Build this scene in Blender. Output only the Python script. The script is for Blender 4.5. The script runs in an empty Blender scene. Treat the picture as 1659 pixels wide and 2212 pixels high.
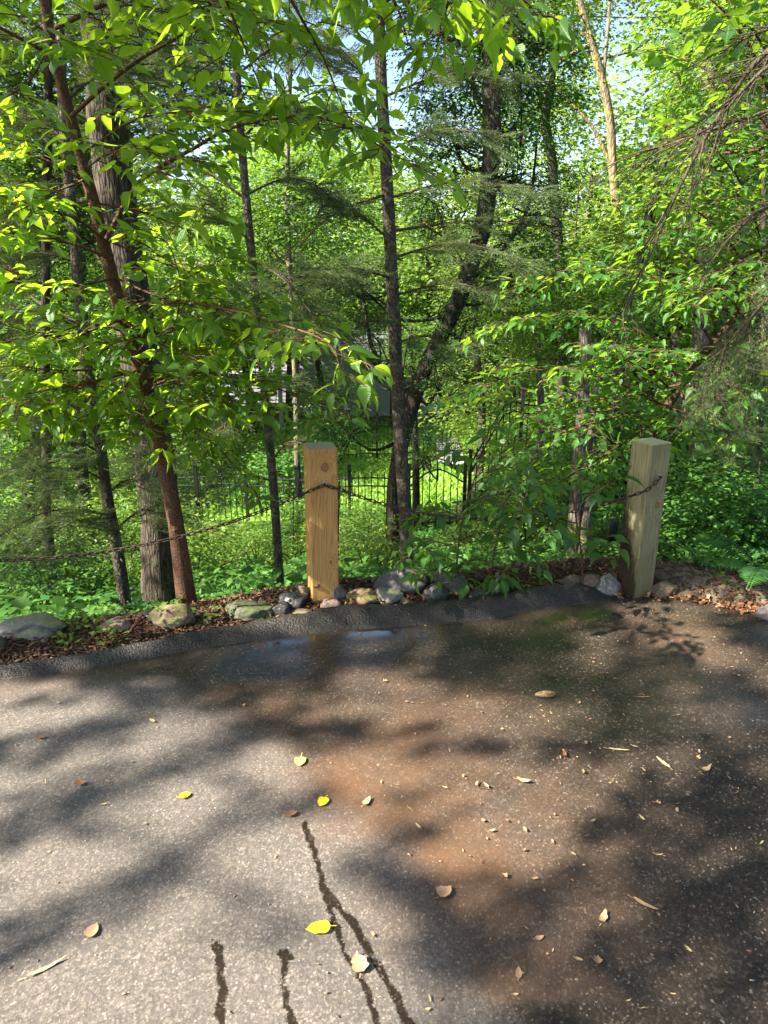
import bpy, math, random
import numpy as np
from mathutils import Vector, Matrix
from mathutils import noise as mnoise

R = np.random.default_rng(7)
random.seed(7)
sc = bpy.context.scene
COL = sc.collection
rad = math.radians

# ------------------------------------------------------------------ camera model
H, PITCH, F = 1.62, rad(18.8), 1533.0
CP, SP = math.cos(PITCH), math.sin(PITCH)

def ray(px, py):
    dx, dy = (px - 829.5) / F, (1106 - py) / F
    return (dx, CP + SP * dy, -SP + CP * dy)

def at(px, py, Y):
    d = ray(px, py); t = Y / d[1]
    return np.array((d[0] * t, Y, H + d[2] * t))

def gnd(px, py, z=0.0):
    d = ray(px, py); t = (z - H) / d[2]
    return np.array((d[0] * t, d[1] * t, z))

def pix(p):
    x, y, z = p
    w = y * CP - (z - H) * SP
    v = y * SP + (z - H) * CP
    return 829.5 + F * x / w, 1106 - F * v / w

# ------------------------------------------------------------------ tagging
def tag(o, label=None, cat=None, group=None, kind=None):
    if label: o['label'] = label
    if cat: o['category'] = cat
    if group: o['group'] = group
    if kind: o['kind'] = kind
    return o

def empty(name, loc):
    o = bpy.data.objects.new(name, None); COL.objects.link(o)
    o.location = Vector([float(c) for c in loc]); o.empty_display_size = 0.1
    return o

def link(name, me, parent=None, mat=None):
    o = bpy.data.objects.new(name, me); COL.objects.link(o)
    if mat is not None:
        me.materials.clear(); me.materials.append(mat)
    if parent is not None:
        o.parent = parent
        # geometry is written in world space; undo the parent's location
        o.location = -parent.location
    return o

def link_local(name, me, parent, loc=(0, 0, 0), rot=(0, 0, 0), scale=(1, 1, 1)):
    o = bpy.data.objects.new(name, me); COL.objects.link(o)
    o.parent = parent; o.location = loc; o.rotation_euler = rot; o.scale = scale
    return o

# ------------------------------------------------------------------ mesh helpers
def mesh_np(name, V, Fc, uv=None, smooth=False):
    """V (n,3), Fc (m,k) constant k"""
    V = np.asarray(V, dtype=np.float32); Fc = np.asarray(Fc, dtype=np.int32)
    me = bpy.data.meshes.new(name)
    m, k = Fc.shape
    me.vertices.add(len(V)); me.vertices.foreach_set('co', V.ravel())
    me.loops.add(m * k); me.loops.foreach_set('vertex_index', Fc.ravel())
    me.polygons.add(m)
    me.polygons.foreach_set('loop_start', np.arange(0, m * k, k, dtype=np.int32))
    if smooth:
        me.polygons.foreach_set('use_smooth', np.ones(m, dtype=bool))
    if uv is not None:
        l = me.uv_layers.new(name='uv')
        l.data.foreach_set('uv', np.asarray(uv, dtype=np.float32)[Fc.ravel()].ravel())
    me.update(calc_edges=True)
    return me

class MB:
    def __init__(s): s.v = []; s.f = []
    def add(s, V, Fs):
        b = len(s.v); s.v += [tuple(map(float, p)) for p in V]
        s.f += [tuple(int(i) + b for i in f) for f in Fs]
    def box(s, c, d, yaw=0.0, M=None):
        V = []
        for sx in (-1, 1):
            for sy in (-1, 1):
                for sz in (-1, 1):
                    x, y, z = sx * d[0] / 2, sy * d[1] / 2, sz * d[2] / 2
                    if M is not None:
                        p = M @ Vector((x, y, z)); V.append((p.x + c[0], p.y + c[1], p.z + c[2]))
                    else:
                        V.append((x * math.cos(yaw) - y * math.sin(yaw) + c[0], x * math.sin(yaw) + y * math.cos(yaw) + c[1], z + c[2]))
        s.add(V, [(0, 1, 3, 2), (4, 6, 7, 5), (0, 4, 5, 1), (2, 3, 7, 6), (0, 2, 6, 4), (1, 5, 7, 3)])
    def tube(s, P, r, n=8, cap=True, rough=0.0, sub=1):
        P = [np.array(p, float) for p in P]
        r = list(r) if hasattr(r, '__len__') else [r] * len(P)
        if sub > 1 and len(P) > 2:
            P, r = smooth_path(P, r, sub)
        V = []; ref = None
        N = len(P); ph = random.random() * 9
        for i, p in enumerate(P):
            d = P[min(i + 1, N - 1)] - P[max(i - 1, 0)]
            d = d / (np.linalg.norm(d) + 1e-9)
            if ref is None:
                ref = np.cross(d, (0.3, 1, 0.1)) if abs(d[2]) > .5 else np.cross(d, (0, 0, 1.0))
            a = ref - d * np.dot(ref, d); a /= np.linalg.norm(a) + 1e-9; ref = a
            b = np.cross(d, a)
            for k in range(n):
                t = 2 * math.pi * k / n
                q = r[i]
                if rough:
                    q *= 1 + rough * mnoise.noise(Vector((math.cos(t) * 1.6 + ph, math.sin(t) * 1.6, i * 0.35)))
                V.append(p + q * (math.cos(t) * a + math.sin(t) * b))
        Fs = []
        for i in range(N - 1):
            for k in range(n):
                k2 = (k + 1) % n
                Fs.append((i * n + k, i * n + k2, (i + 1) * n + k2, (i + 1) * n + k))
        if cap:
            Fs.append(tuple(range(n - 1, -1, -1))); Fs.append(tuple((N - 1) * n + k for k in range(n)))
        s.add(V, Fs)
    def build(s, name, mat, parent=None, smooth=True):
        me = bpy.data.meshes.new(name)
        me.from_pydata(s.v, [], s.f); me.update()
        if smooth:
            me.polygons.foreach_set('use_smooth', np.ones(len(me.polygons), dtype=bool))
        return link(name, me, parent, mat)

def smooth_path(P, r, sub):
    Q, q = [], []
    n = len(P)
    for i in range(n - 1):
        p0, p1, p2, p3 = P[max(i - 1, 0)], P[i], P[i + 1], P[min(i + 2, n - 1)]
        for k in range(sub):
            t = k / sub
            Q.append(0.5 * ((2 * p1) + (-p0 + p2) * t + (2 * p0 - 5 * p1 + 4 * p2 - p3) * t * t + (-p0 + 3 * p1 - 3 * p2 + p3) * t ** 3))
            q.append(r[i] * (1 - t) + r[i + 1] * t)
    Q.append(P[-1]); q.append(r[-1])
    return Q, q

def smstep(a, b, x):
    t = np.clip((x - a) / (b - a), 0, 1); return t * t * (3 - 2 * t)

def vnoise(x, y, s=1.0, seed=0.0):
    """cheap smooth vectorised noise in about [-1, 1]"""
    x = np.asarray(x) * s + seed * 3.1; y = np.asarray(y) * s - seed * 1.7
    v = np.sin(x * 1.3 + 1.7 * np.sin(y * 0.9 + seed)) + np.sin(y * 1.7 + 1.3 * np.sin(x * 1.1 + 2 * seed)) \
        + 0.6 * np.sin(2.9 * x + 2.1 * y + 1.5 * np.sin(1.9 * x - seed)) + 0.6 * np.sin(3.3 * y - 2.3 * x + seed)
    return v / 3.0

# ------------------------------------------------------------------ materials
def newmat(name):
    m = bpy.data.materials.new(name); m.use_nodes = True
    nt = m.node_tree; nt.nodes.clear()
    out = nt.nodes.new('ShaderNodeOutputMaterial')
    return m, nt, out

class G:
    """tiny node helper"""
    def __init__(s, nt): s.nt = nt
    def n(s, t, **kw):
        nd = s.nt.nodes.new('ShaderNode' + t)
        for k, v in kw.items(): setattr(nd, k, v)
        return nd
    def set(s, sock, v):
        if hasattr(v, 'is_linked') or isinstance(v, bpy.types.NodeSocket): s.nt.links.new(v, sock)
        else: sock.default_value = v
    def math(s, op, a, b=0.0, clamp=False):
        nd = s.n('Math', operation=op, use_clamp=clamp)
        s.set(nd.inputs[0], a); s.set(nd.inputs[1], b); return nd.outputs[0]
    def mix(s, f, a, b, blend='MIX'):
        nd = s.n('Mix', data_type='RGBA', blend_type=blend)
        s.set(nd.inputs[0], f); s.set(nd.inputs[6], a); s.set(nd.inputs[7], b); return nd.outputs[2]
    def ramp(s, f, stops):
        nd = s.n('ValToRGB'); cr = nd.color_ramp
        while len(cr.elements) < len(stops): cr.elements.new(0.5)
        for e, (p, c) in zip(cr.elements, stops):
            e.position = p; e.color = (*c, 1) if len(c) == 3 else c
        s.set(nd.inputs[0], f); return nd.outputs[0]
    def noise(s, vec, scale, detail=3, rough=0.5, dist=0.0):
        nd = s.n('TexNoise'); s.set(nd.inputs['Vector'], vec)
        nd.inputs['Scale'].default_value = scale; nd.inputs['Detail'].default_value = detail
        nd.inputs['Roughness'].default_value = rough; nd.inputs['Distortion'].default_value = dist
        return nd.outputs['Fac']
    def vor(s, vec, scale, feature='F1', rnd=1.0):
        nd = s.n('TexVoronoi', feature=feature); s.set(nd.inputs['Vector'], vec)
        nd.inputs['Scale'].default_value = scale; nd.inputs['Randomness'].default_value = rnd
        return nd.outputs
    def obj(s): return s.n('TexCoord').outputs['Object']
    def mapp(s, vec, scale=(1, 1, 1), loc=(0, 0, 0), rot=(0, 0, 0)):
        nd = s.n('Mapping'); s.set(nd.inputs[0], vec)
        nd.inputs['Scale'].default_value = scale; nd.inputs['Location'].default_value = loc; nd.inputs['Rotation'].default_value = rot
        return nd.outputs[0]
    def attr(s, name): return s.n('Attribute', attribute_name=name).outputs['Fac']
    def bump(s, h, strength, dist):
        nd = s.n('Bump'); nd.inputs['Strength'].default_value = strength if not hasattr(strength, 'is_linked') else 1
        if hasattr(strength, 'is_linked'): s.set(nd.inputs['Strength'], strength)
        nd.inputs['Distance'].default_value = dist; s.set(nd.inputs['Height'], h); return nd.outputs[0]
    def bsdf(s, col, rough, normal=None, spec=0.5, **kw):
        nd = s.n('BsdfPrincipled'); s.set(nd.inputs['Base Color'], col); s.set(nd.inputs['Roughness'], rough)
        s.set(nd.inputs['Specular IOR Level'], spec)
        if normal is not None: s.set(nd.inputs['Normal'], normal)
        for k, v in kw.items(): s.set(nd.inputs[k], v)
        return nd.outputs[0]

def c4(c): return (c[0], c[1], c[2], 1)

def leaf_mat(name, lo, hi, tr, tmix=0.45, rough=0.42, veins=False, spec=0.35, odd=None):
    m, nt, out = newmat(name); g = G(nt)
    rnd = g.n('NewGeometry').outputs['Random Per Island']
    stops = [(0.0, lo), (0.55, tuple((a + b) / 2 for a, b in zip(lo, hi))), (1.0, hi)]
    if odd: stops = [(0.0, lo), (0.5, tuple((a + b) / 2 for a, b in zip(lo, hi))), (0.96, hi), (0.985, odd)]
    col = g.ramp(rnd, stops)
    trc = g.mix(rnd, c4(tuple(0.75 * t for t in tr)), c4(tr))
    nrm = None
    if veins:
        uv = g.n('UVMap', uv_map='uv').outputs[0]
        sp = g.n('SeparateXYZ'); g.set(sp.inputs[0], uv)
        u, v = sp.outputs[0], sp.outputs[1]
        av = g.math('ABSOLUTE', v)
        mid = g.math('LESS_THAN', av, 0.018)
        w = g.math('SINE', g.math('MULTIPLY', g.math('SUBTRACT', u, g.math('MULTIPLY', av, 0.9)), 58.0))
        side = g.math('GREATER_THAN', w, 0.86)
        vv = g.math('MAXIMUM', mid, g.math('MULTIPLY', side, 0.45))
        col = g.mix(g.math('MULTIPLY', vv, 0.5), col, c4(tuple(min(1, 1.9 * h) for h in hi)))
        trc = g.mix(g.math('MULTIPLY', vv, 0.4), trc, c4(tuple(0.45 * t for t in tr)))
        nrm = g.bump(w, 0.25, 0.002)
    b = g.bsdf(col, rough, nrm, spec)
    t = g.n('BsdfTranslucent'); g.set(t.inputs['Color'], trc)
    mx = g.n('MixShader'); mx.inputs[0].default_value = tmix
    nt.links.new(b, mx.inputs[1]); nt.links.new(t.outputs[0], mx.inputs[2])
    nt.links.new(mx.outputs[0], out.inputs[0])
    return m

def bark_mat(name, dark, light, lichen=None, scale=1.0, zs=0.18, bump=0.6, lam=0.0):
    m, nt, out = newmat(name); g = G(nt)
    o = g.obj()
    v = g.mapp(o, (1, 1, zs))
    n1 = g.noise(v, 28 * scale, 5, 0.65, 0.3)
    n2 = g.noise(o, 5 * scale, 3)
    vr = g.vor(g.mapp(o, (1, 1, zs * 0.9)), 34 * scale, 'DISTANCE_TO_EDGE')[0]
    cr = g.math('SMOOTH_MIN', vr, 0.2)
    h = g.math('ADD', g.math('MULTIPLY', n1, 0.7), g.math('MULTIPLY', cr, 1.6))
    col = g.mix(g.ramp(h, [(0.28, (0, 0, 0)), (0.75, (1, 1, 1))]), c4(dark), c4(light))
    if lichen:
        l = g.ramp(g.noise(o, 9 * scale, 4, 0.7), [(0.52, (0, 0, 0)), (0.64, (1, 1, 1))])
        col = g.mix(g.math('MULTIPLY', l, 0.75), col, c4(lichen))
    col = g.mix(g.math('MULTIPLY', n2, 0.4), col, c4(tuple(x * 0.5 for x in dark)))
    nt.links.new(g.bsdf(col, 0.9, g.bump(h, bump, 0.02), 0.2), out.inputs[0])
    return m

def rock_mat(name, a, b, speck=None, moss=None, rough=0.75, wet=0.0):
    m, nt, out = newmat(name); g = G(nt)
    o = g.obj()
    n1 = g.noise(o, 6, 6, 0.65); n2 = g.noise(o, 60, 3, 0.6)
    col = g.mix(g.ramp(n1, [(0.35, (0, 0, 0)), (0.65, (1, 1, 1))]), c4(a), c4(b))
    col = g.mix(g.math('MULTIPLY', g.ramp(n2, [(0.5, (0, 0, 0)), (0.62, (1, 1, 1))]), 0.55), col, c4(speck or tuple(x * 1.6 for x in b)))
    v = g.vor(o, 130)[1]
    col = g.mix(0.25, col, g.mix(1.0, col, v, 'MULTIPLY'))
    if moss:
        geo = g.n('NewGeometry').outputs['Normal']; sp = g.n('SeparateXYZ'); g.set(sp.inputs[0], geo)
        k = g.math('MULTIPLY', g.ramp(sp.outputs[2], [(0.35, (0, 0, 0)), (0.8, (1, 1, 1))]), g.ramp(g.noise(o, 11, 4), [(0.42, (0, 0, 0)), (0.6, (1, 1, 1))]))
        col = g.mix(k, col, c4(moss))
    h = g.math('ADD', g.math('MULTIPLY', n1, 1.0), g.math('MULTIPLY', n2, 0.25))
    nt.links.new(g.bsdf(col, rough, g.bump(h, 0.7, 0.015), 0.5 if wet else 0.3), out.inputs[0])
    return m

def flat_mat(name, col, rough=0.6, spec=0.4, metal=0.0, var=0.3, sc_=20, bump=0.0):
    m, nt, out = newmat(name); g = G(nt)
    o = g.obj(); n = g.noise(o, sc_, 4, 0.6)
    c = g.mix(n, c4(tuple(x * (1 - var) for x in col)), c4(tuple(min(1, x * (1 + var)) for x in col)))
    nrm = g.bump(n, bump, 0.01) if bump else None
    nt.links.new(g.bsdf(c, rough, nrm, spec, Metallic=metal), out.inputs[0])
    return m

def bits_mat(name, stops, rough=0.7):
    m, nt, out = newmat(name); g = G(nt)
    rnd = g.n('NewGeometry').outputs['Random Per Island']
    nt.links.new(g.bsdf(g.ramp(rnd, stops), rough, None, 0.3), out.inputs[0])
    return m

M = {}
M['leaf_near'] = leaf_mat('leaf_near', (0.022, 0.065, 0.014), (0.055, 0.13, 0.018), (0.50, 0.76, 0.03), 0.54, 0.38, veins=True)
M['leaf_right'] = leaf_mat('leaf_right', (0.022, 0.07, 0.018), (0.055, 0.135, 0.022), (0.34, 0.58, 0.03), 0.45, 0.36, veins=True)
M['leaf_vine'] = leaf_mat('leaf_vine', (0.018, 0.05, 0.012), (0.04, 0.10, 0.018), (0.10, 0.26, 0.025), 0.36, 0.45, odd=(0.3, 0.13, 0.02))
M['leaf_wood'] = leaf_mat('leaf_wood', (0.025, 0.072, 0.014), (0.085, 0.165, 0.022), (0.30, 0.50, 0.035), 0.45, 0.5)
M['leaf_pale'] = leaf_mat('leaf_pale', (0.045, 0.10, 0.018), (0.145, 0.21, 0.035), (0.40, 0.55, 0.06), 0.45, 0.5)
M['leaf_bush'] = leaf_mat('leaf_bush', (0.035, 0.09, 0.015), (0.11, 0.19, 0.025), (0.32, 0.50, 0.04), 0.42, 0.45, odd=(0.35, 0.3, 0.05))
M['leaf_cover'] = leaf_mat('leaf_cover', (0.028, 0.095, 0.02), (0.09, 0.20, 0.03), (0.22, 0.42, 0.04), 0.35, 0.62, spec=0.2)
M['fern'] = leaf_mat('fern', (0.03, 0.10, 0.03), (0.07, 0.18, 0.035), (0.14, 0.36, 0.05), 0.4, 0.5)
M['needle'] = leaf_mat('needle', (0.028, 0.06, 0.026), (0.10, 0.15, 0.045), (0.2, 0.28, 0.05), 0.25, 0.55, odd=(0.28, 0.13, 0.05))
M['needle_blue'] = leaf_mat('needle_blue', (0.035, 0.05, 0.02), (0.20, 0.21, 0.09), (0.10, 0.11, 0.03), 0.2, 0.5)
M['twig'] = bark_mat('twig', (0.05, 0.038, 0.022), (0.15, 0.12, 0.075), None, 3)
M['bark_red'] = bark_mat('bark_red', (0.06, 0.028, 0.015), (0.15, 0.086, 0.048), None, 2.2, 0.8, 0.35)
M['bark_darkred'] = bark_mat('bark_darkred', (0.045, 0.024, 0.014), (0.13, 0.075, 0.045), None, 2.2, 0.8, 0.35)
M['bark_oak'] = bark_mat('bark_oak', (0.022, 0.017, 0.013), (0.13, 0.10, 0.075), (0.12, 0.12, 0.07), 1.5, 0.2, 1.0)
M['bark_spruce'] = bark_mat('bark_spruce', (0.035, 0.027, 0.02), (0.15, 0.115, 0.085), (0.2, 0.2, 0.14), 1.6, 0.6, 0.7)
M['bark_grey'] = bark_mat('bark_grey', (0.05, 0.045, 0.038), (0.22, 0.19, 0.15), (0.26, 0.24, 0.08), 1.1, 0.25, 0.8)
M['bark_dark'] = bark_mat('bark_dark', (0.022, 0.018, 0.014), (0.085, 0.068, 0.052), None, 1.1, 0.25, 0.8)
M['bark_yellow'] = bark_mat('bark_yellow', (0.10, 0.08, 0.05), (0.34, 0.27, 0.16), (0.42, 0.32, 0.07), 1.0, 0.3, 0.8)
M['iron'] = flat_mat('iron', (0.012, 0.012, 0.013), 0.75, 0.15)
M['rust'] = flat_mat('rust', (0.055, 0.034, 0.024), 0.7, 0.4, 0.4, 0.5, 200)
M['zinc'] = flat_mat('zinc', (0.55, 0.54, 0.52), 0.4, 0.5, 0.8, 0.1)
M['mulch'] = bits_mat('mulch', [(0, (0.02, 0.010, 0.006)), (0.5, (0.06, 0.027, 0.014)), (0.85, (0.12, 0.057, 0.028)), (1.0, (0.26, 0.16, 0.085))], 0.75)
M['petal'] = bits_mat('petal', [(0, (0.16, 0.08, 0.04)), (0.5, (0.32, 0.18, 0.09)), (0.8, (0.42, 0.29, 0.15)), (1.0, (0.36, 0.34, 0.15))], 0.6)

# ------------------------------------------------------------------ leaves
def tmpl_near():
    xs = [0.0, 0.16, 0.36, 0.58, 0.80, 1.0]
    w = [0.0, 0.18, 0.235, 0.175, 0.07, 0.0]
    zc = [0.0, 0.015, 0.01, -0.02, -0.07, -0.15]
    V = [(-0.22, 0, -0.02), (-0.22, 0.012, -0.02)]; UV = [(0, 0), (0, 0)]
    V += [(xs[0], 0, 0)]; UV += [(0, 0)]
    for i in range(1, 5):
        V += [(xs[i], w[i], zc[i] + 0.045), (xs[i], 0, zc[i]), (xs[i], -w[i], zc[i] + 0.045)]
        UV += [(xs[i], w[i]), (xs[i], 0), (xs[i], -w[i])]
    V += [(1.0, 0, zc[5])]; UV += [(1, 0)]
    Fs = [(0, 1, 2), (2, 4, 3), (2, 5, 4)]
    for i in range(3):
        a = 3 + 3 * i; b = a + 3
        Fs += [(a, a + 1, b + 1), (a, b + 1, b), (a + 1, a + 2, b + 2), (a + 1, b + 2, b + 1)]
    Fs += [(12, 13, 15), (13, 14, 15)]
    return np.array(V), np.array(Fs), np.array(UV)
T_NEAR = tmpl_near()
T_MID = (np.array([(0, 0, 0), (0.35, 0.27, 0.05), (0.4, 0, 0), (0.35, -0.27, 0.05), (1, 0, -0.12)]),
         np.array([(0, 2, 1), (0, 3, 2), (2, 4, 1), (2, 3, 4)]), None)
T_FAR = (np.array([(0, 0, 0), (0.42, 0.3, 0.04), (0.42, -0.3, 0.04), (1, 0, -0.1)]),
         np.array([(0, 2, 1), (1, 2, 3)]), None)
# three-lobed leaf for the box elder saplings and ground cover
T_NEEDLE = (np.array([(0, 0.055, 0), (0, -0.055, 0), (1, 0, 0.02)]), np.array([(0, 1, 2)]), None)

class Leaves:
    def __init__(s): s.p = []; s.d = []; s.n = []; s.s = []
    def add(s, p, d, n, sz):
        s.p.append(np.atleast_2d(p)); s.d.append(np.atleast_2d(d)); s.n.append(np.atleast_2d(n)); s.s.append(np.atleast_1d(sz))
    def mesh(s, name, T):
        P = np.vstack(s.p); D = np.vstack(s.d); N = np.vstack(s.n); S = np.concatenate(s.s)
        D = D / (np.linalg.norm(D, axis=1, keepdims=True) + 1e-9)
        B = np.cross(N, D); B /= np.linalg.norm(B, axis=1, keepdims=True) + 1e-9
        N = np.cross(D, B)
        tv, tf, tuv = T
        wob = 1 + R.normal(0, 0.12, (len(P), 1, 1))
        curl = R.normal(1.0, 0.9, (len(P), 1, 1))
        V = P[:, None, :] + S[:, None, None] * (tv[None, :, 0:1] * D[:, None, :] + wob * tv[None, :, 1:2] * B[:, None, :] + curl * tv[None, :, 2:3] * N[:, None, :])
        k = len(tv)
        Fc = tf[None, :, :] + (np.arange(len(P)) * k)[:, None, None]
        uv = np.tile(tuv, (len(P), 1)) if tuv is not None else None
        return mesh_np(name, V.reshape(-1, 3), Fc.reshape(-1, 3), uv)

UP = np.array((0, 0, 1.0))
def rv(s=1.0): return R.normal(0, s, 3)
def unit(v): v = np.asarray(v, float); return v / (np.linalg.norm(v) + 1e-9)

def path_pts(P, n):
    P = np.array(P); seg = np.linalg.norm(np.diff(P, axis=0), axis=1); L = np.concatenate([[0], np.cumsum(seg)])
    t = np.linspace(0, L[-1], n)
    return np.stack([np.interp(t, L, P[:, k]) for k in range(3)], 1), L[-1]

def twig(mb, lv, p0, d, length, size, spacing=0.045, droop=0.25, r=0.0022, tubes=True, njit=0.38, start=0.12):
    n = 5; P = [np.array(p0)]; dd = unit(d)
    for i in range(n):
        dd = unit(dd + np.array((0, 0, -droop * 0.22)) + rv(0.07)); P.append(P[-1] + dd * length / n)
    if tubes: mb.tube(P, np.linspace(r, r * 0.5, len(P)), 4, False)
    m = max(3, int(length / spacing)); Q, _ = path_pts(P, m + 1)
    sgn = random.choice((-1, 1))
    for i in range(1, m + 1):
        if i / m < start: continue
        dr = unit(Q[i] - Q[i - 1]); side = unit(np.cross(dr, UP)); sgn = -sgn
        ld = unit(dr * 0.55 + side * sgn * (0.85 if i < m else 0.1) + np.array((0, 0, -droop * random.uniform(0.4, 1.5))) + rv(0.16))
        nn = unit(UP + rv(njit) - 0.3 * dr)
        sz = size * random.uniform(0.42, 1.2) * (0.8 if i == m else 1)
        lv.add(Q[i] + ld * sz * 0.2, ld, nn, sz)

def leafy_branch(mb, lv, P, r0, r1, tl, size, tw_sp=0.09, droop=0.25, start=0.15, spacing=0.045, lift=0.05, n=6, extra=2):
    mb.tube(P, np.linspace(r0, r1, len(P)), n, False, 0.15, 3)
    PP, _ = smooth_path([np.array(p) for p in P], [0] * len(P), 4)
    L = sum(np.linalg.norm(PP[i + 1] - PP[i]) for i in range(len(PP) - 1))
    m = max(3, int(L / tw_sp)); Q, _ = path_pts(PP, m + 1); sg = 1
    for i in range(1, m + 1):
        t = i / m
        if t < start: continue
        dr = unit(Q[i] - Q[i - 1]); side = unit(np.cross(dr, UP)); sg = -sg
        d = unit(dr * 0.7 + side * sg * (0.9 if i < m else 0) + np.array((0, 0, lift)) + rv(0.18))
        l = tl * random.uniform(0.6, 1.15) * (1.1 - 0.5 * t)
        twig(mb, lv, Q[i], d, l, size, spacing, droop)
        for _ in range(extra):
            f = random.uniform(0.2, 0.7); s2 = unit(np.cross(d, UP)) * random.choice((-1, 1))
            twig(mb, lv, Q[i] + d * l * f, unit(d * 0.6 + s2 * 0.8 + rv(0.2)), l * 0.55, size, spacing, droop)

# ------------------------------------------------------------------ kerb line and terrain
inner_px = [(0, 1467), (175, 1443), (350, 1415), (450, 1397), (600, 1375), (750, 1355), (830, 1354), (980, 1341), (1080, 1330), (1180, 1311), (1270, 1302), (1330, 1299), (1400, 1298), (1530, 1310), (1659, 1341)]
inner = np.array([gnd(*p)[:2] for p in inner_px])
def ext(A):
    l = A[0] + (A[0] - A[2]) * np.array([[6], [2]]) * np.array([[1, 1]]); r = A[-1] + (A[-1] - A[-2]) * np.array([[2], [9]])
    return np.vstack([l, A, r])
innerE = ext(inner)
order = np.argsort(innerE[:, 0]); innerE = innerE[order]
def y_in(x): return np.interp(x, innerE[:, 0], innerE[:, 1])
KW = 0.15
def kfade(x): return 1 - smstep(1.0, 1.28, np.asarray(x, float))      # kerb height fades at its right end
def kscale(x): return np.interp(x, [-1.7, -1.0, -0.3], [0.5, 0.68, 1.0])
def y_out(x): return y_in(x) + KW * kscale(x)

PS = [-50, -0.14, -0.05, 0.0, 0.22, 0.5, 0.95, 3.0, 5.7, 8.7, 12.7, 16.7, 21.7, 40, 90]
PZ = [-0.06, -0.06, 0.0, 0.05, 0.045, -0.03, -0.34, -1.15, -2.05, -2.75, -3.1, -3.3, -3.4, -3.1, 0.5]
def terr(x, y):
    x = np.asarray(x, float); y = np.asarray(y, float)
    s = y - y_out(x)
    z = np.interp(s, PS, PZ)
    z = (z + np.interp(s - 0.15, PS, PZ) + np.interp(s + 0.15, PS, PZ)) / 3 if True else z
    f = smstep(1.25, 2.1, x) * (1 - smstep(7, 16, s)) * (s > 0)
    z = np.where(s > 0, z * (1 - 0.5 * f) - 0.0 * f, z)
    mound = 0.10 * np.exp(-((x - 2.15) / 0.5) ** 2 - ((s - 0.12) / 0.2) ** 2) * (s > -0.12)
    z = z + mound
    z = z + smstep(0.2, 1.5, s) * 0.05 * vnoise(x, y, 1.6, 2) + smstep(0.0, .2, s) * 0.012 * vnoise(x, y, 9, 5)
    z = np.where(s < -0.13, -0.06, z)
    return z
def tz(x, y): return float(terr(x, y))

def hit(px, py):
    d = np.array(ray(px, py)); t = 2.2
    while t < 120:
        p = np.array((0, 0, H)) + d * t
        if p[2] <= tz(p[0], p[1]): break
        t += 0.01 + t * 0.002
    return p

def grid_mesh(name, xs, ys, zf, keep=None):
    X, Y = np.meshgrid(xs, ys); Z = zf(X, Y)
    nx, ny = len(xs), len(ys)
    V = np.stack([X, Y, Z], -1).reshape(-1, 3)
    i = np.arange(nx - 1)[None, :] + nx * np.arange(ny - 1)[:, None]
    Fc = np.stack([i, i + 1, i + nx + 1, i + nx], -1).reshape(-1, 4)
    if keep is not None:
        cx = V[Fc].mean(1); Fc = Fc[keep(cx[:, 0], cx[:, 1])]
        used = np.unique(Fc); mp = -np.ones(len(V), int); mp[used] = np.arange(len(used)); V = V[used]; Fc = mp[Fc]
    return mesh_np(name, V, Fc, smooth=True), V

def addattr(me, name, val):
    a = me.attributes.new(name, 'FLOAT', 'POINT'); a.data.foreach_set('value', np.asarray(val, dtype=np.float32).ravel())

def lines(segs):
    out = []
    for a, b, st in segs: out += list(np.arange(a, b, st))
    return np.array(out + [segs[-1][1]])

# ---- driveway
dx_ = lines([(-34, -4, 1.5), (-4, -2.4, 0.1), (-2.4, 2.4, 0.014), (2.4, 4, 0.1), (4, 34, 1.5)])
dyt = lines([(0, 0.35, 0.05), (0.35, 2.6, 0.014), (2.6, 6, 0.15), (6, 30, 1.5)])
# rows follow the kerb: y = y_in(x)+0.06 - t, so the edge is clean
Xg, Tg = np.meshgrid(dx_, dyt)
Yg = y_in(Xg) * np.clip(1 - Tg / 12, 0, 1) + 0.06 - Tg * 1.0 + 0.0
n1, n2 = len(dx_), len(dyt)
wav = 0.004 * vnoise(Xg, Yg, 2.2, 1)
V = np.stack([Xg, Yg, wav], -1).reshape(-1, 3)
i = np.arange(n1 - 1)[None, :] + n1 * np.arange(n2 - 1)[:, None]
Fc = np.stack([i, i + n1, i + n1 + 1, i + 1], -1).reshape(-1, 4)
me = mesh_np('driveway', V, Fc, smooth=True)

def pix_np(V):
    x, y, z = V[:, 0], V[:, 1], V[:, 2]
    w = np.maximum(y * CP - (z - H) * SP, 0.15); v = y * SP + (z - H) * CP
    return 829.5 + F * x / w, 1106 - F * v / w

def seg_dist(P, A):
    A = np.asarray(A, float); d = np.full(len(P), 1e9)
    for a, b in zip(A[:-1], A[1:]):
        ab = b - a; t = np.clip(((P - a) @ ab) / (ab @ ab), 0, 1)
        d = np.minimum(d, np.linalg.norm(P - a - t[:, None] * ab, axis=1))
    return d
def G2(pts): return np.array([gnd(*p)[:2] for p in pts])

vx, vy = V[:, 0], V[:, 1]
P2 = V[:, :2]
nz = vnoise(vx, vy, 5, 3) * 0.05 + vnoise(vx, vy, 17, 4) * 0.02
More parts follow.
